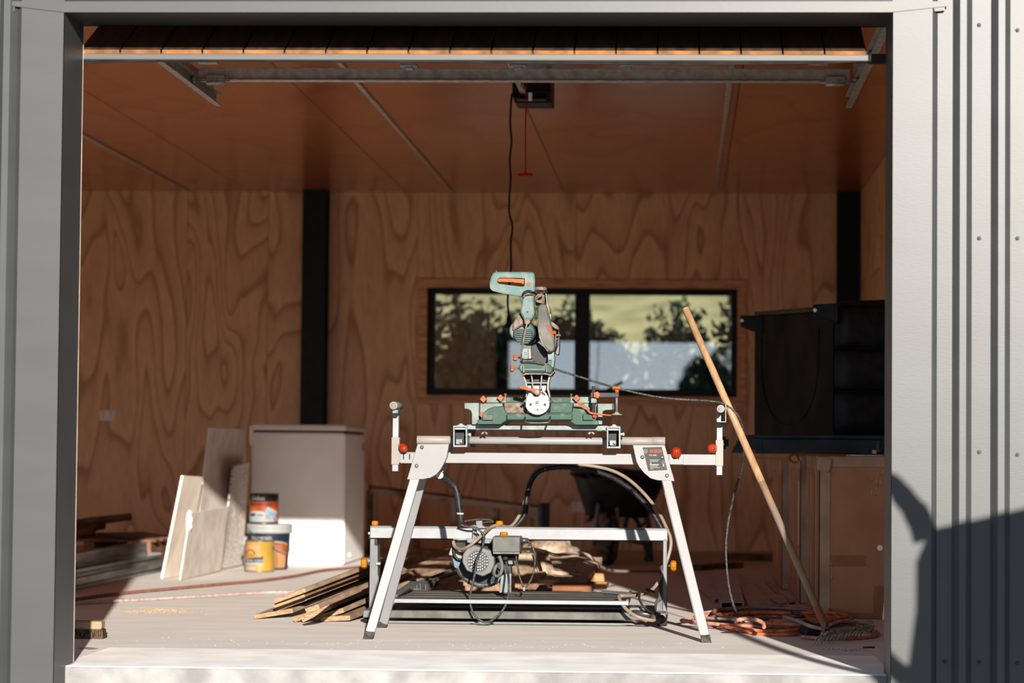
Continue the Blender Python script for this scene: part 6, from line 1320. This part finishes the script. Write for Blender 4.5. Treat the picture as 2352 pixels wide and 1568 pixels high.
# small ply offcut fixed on the right wall
o = obj('wall_cleat', bm_box(XR - .02, XR - .0005, 16.2, 16.9, 1.98, 2.2, .003), M['ply']); tag(o, 'small plywood cleat fixed on the right wall beside the post', 'cleat')

# ================================================================ outside: hill behind the window, yard and trees in front
gr = bpy.data.materials.new('dry_grass_hill'); gr = mat('dry_grass_hill', (.40, .33, .17), .95, var=.25, vscale=1.2, bump=.5, bscale=8, col2=(.22, .19, .09))
bm = bmesh.new(); vs = {}
NX, NY = 50, 40
for i in range(NX + 1):
    for j in range(NY + 1):
        x = -40 + 80 * i / NX; y = 18.5 + 120 * (j / NY) ** 1.6
        z = -.3 + max(0, y - 24) * .17 + noise.noise(Vector((x * .12, y * .12, 0))) * min(1.0, (y - 18.5) * .05)
        vs[i, j] = bm.verts.new((x, y, z))
for i in range(NX):
    for j in range(NY): f = bm.faces.new((vs[i, j], vs[i + 1, j], vs[i + 1, j + 1], vs[i, j + 1])); f.smooth = True
tag(obj('hillside', bm, gr), 'dry grass hillside rising behind the window', 'hill', None, 'structure')
tag(obj('ground', bm_box(-40, 40, -200, -80, -.5, -.30), M['floor']), 'pale far yard beyond the gravel', 'ground', None, 'structure')
leafm = mat('dark_shrub_leaf', (.030, .045, .022), .7, var=.5, vscale=3)
stemm = mat('shrub_stem', (.08, .055, .035), .9)
def shrub(name, label, c, rx, rz, seed, n=900, size=.09, cat='shrub', group=None, trunk=.0, m=None):
    rg = random.Random(seed); t_ = thing(name, label, cat, c, group)
    bm = bmesh.new(); blobs = [(Vector((rg.uniform(-.6, .6) * rx, rg.uniform(-.5, .5) * rx, trunk + rz * rg.uniform(.35, .75))), rg.uniform(.35, .6)) for _ in range(9)]
    for _ in range(n):
        b_, r_ = rg.choice(blobs); d_ = Vector((rg.gauss(0, 1), rg.gauss(0, 1), rg.gauss(0, 1))).normalized()
        p = Vector(c) + b_ + Vector((d_.x * rx * r_, d_.y * rx * r_, d_.z * rz * r_ * .7)) * rg.uniform(.6, 1.0)
        if p.z < c[2] + .03: continue
        u = Vector((rg.gauss(0, 1), rg.gauss(0, 1), rg.gauss(0, 1))).normalized(); w_ = u.orthogonal().normalized(); s_ = size * rg.uniform(.6, 1.3)
        bm.faces.new([bm.verts.new(p + u * s_), bm.verts.new(p + w_ * s_ * .5), bm.verts.new(p - u * s_), bm.verts.new(p - w_ * s_ * .5)])
    obj('foliage', bm, m or leafm, t_)
    bm = None
    for b_, r_ in blobs[:5]:
        f = bm_tube([Vector(c) + Vector((0, 0, -.1)), Vector(c) + Vector((b_.x * .3, b_.y * .3, b_.z * .5)), Vector(c) + b_], [.03 + trunk * .03, .02 + trunk * .02, .008], 6); bm = f if bm is None else merge(bm, f)
    obj('stem', bm, stemm, t_)
GS = 'dark shrubs outside the window'
labs = ('dark shrub filling the far left of the left window pane', 'dark shrub low in the left pane, second from the left', 'dark shrub behind the mitre saw handle in the left pane', 'dark shrub low beside the window mullion', 'dark shrub low in the right pane beside the mullion', 'dark shrub in the middle of the right pane', 'dark shrub at the right end of the right pane')
for k, (px, top, lab) in enumerate(zip((960, 1055, 1140, 1250, 1390, 1490, 1640), (715, 705, 700, 742, 735, 725, 690), labs)):
    Yk = 22.0 + (k % 3) * .5; p = P(px, top, Yk); zg = -.3
    shrub('shrub', lab, (p.x, Yk, zg), .75, (p.z - zg) * 1.02, 40 + k, 5200, .055, 'shrub', GS)
GT = 'trees across the yard behind the viewpoint'
for k, (X, Y_, hgt, rx, lab) in enumerate(((2.5, -30, 5.4, 2.0, 'broad dark tree across the yard reflected at the right of the window'), (.65, -35, 3.3, .9, 'smaller dark tree across the yard reflected low in the right pane'))):
    shrub('tree', lab, (X, Y_, -.3), rx, hgt, 90 + k, 5000, .16, 'tree', GT, .5)
# unseen shape added outside on the right to cast the looped shadow
dd = 2.4
def sunp(px, py, d_): return P(px, py, YF - .02) + Vector((-SUN_AZ, -1.0, SUN_TAN)) * d_
t = thing('shadow_caster', 'dark unseen shape with a loop, added right of the doorway to cast a shadow', 'shadow caster', (1.9, YF - dd, -.3))
bodyp = [(2137, 1213), (2200, 1200), (2352, 1165), (2700, 1085), (2700, 1500), (2300, 1640), (2060, 1640), (2085, 1540), (2103, 1400), (2104, 1290)]
cm_ = mat('shadow_caster_steel', (.04, .045, .045), .5, .2)
obj('body', bm_prism([sunp(x, y, dd) for x, y in bodyp], Vector((-SUN_AZ, -1.0, SUN_TAN)) * .4, .004), cm_, t)
loop = [(2128, 1235), (2108, 1185), (2078, 1145), (2048, 1110), (2022, 1112), (2002, 1160), (1990, 1240), (1982, 1330), (1990, 1420), (2015, 1490), (2050, 1530), (2085, 1560)]
obj('shadow_loop', bm_tube([sunp(x, y, dd + .02) for x, y in loop], [.045, .042, .036, .032, .03, .03, .03, .03, .03, .03, .032, .035], 10, smooth=4), cm_, t)
pbs = sunp(2300, 1640, dd)
for X in (sunp(2120, 1600, dd).x, sunp(2600, 1500, dd).x):
    for Y_ in (YF - dd - .1, YF - dd - .36):
        obj('leg', bm_box(X - .03, X + .03, Y_ - .03, Y_ + .03, -.3, .62, .004), cm_, t)
# ================================================================ sawdust on the slab
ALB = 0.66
def crumbs(px, py, sx, sy, n, m, label, seed):
    rg = random.Random(seed); bm = bmesh.new(); c = G(px, py)
    for _ in range(n):
        p = c + Vector((rg.gauss(0, sx), rg.gauss(0, sy), .0012)); a = rg.uniform(0, 3.14); s_ = rg.uniform(.0015, .006)
        u = Vector((math.cos(a), math.sin(a), 0)) * s_; w_ = Vector((-u.y, u.x, 0)) * .5
        v = [bm.verts.new(p + u), bm.verts.new(p + w_), bm.verts.new(p - u), bm.verts.new(p - w_), bm.verts.new(p + Vector((0, 0, .0012)))]
        for i in range(4): bm.faces.new((v[i], v[(i + 1) % 4], v[4]))
    tag(obj('sawdust', bm, m), label, 'sawdust', None, 'stuff')
crumbs(365, 1403, .10, .10, 700, mat('orange_sawdust', (.75, .50, .26), .95), 'streak of orange sawdust on the sunlit concrete left of the planks', 5)
crumbs(900, 1480, .6, .12, 160, mat('pale_sawdust', (.95, .75, .52), .95), 'pale sawdust crumbs scattered in front of the stand', 6)
crumbs(1940, 1492, .05, .05, 60, mat('dark_grit', (.10, .08, .07), .95), 'dark grit beside the pencil near the right jamb', 8)
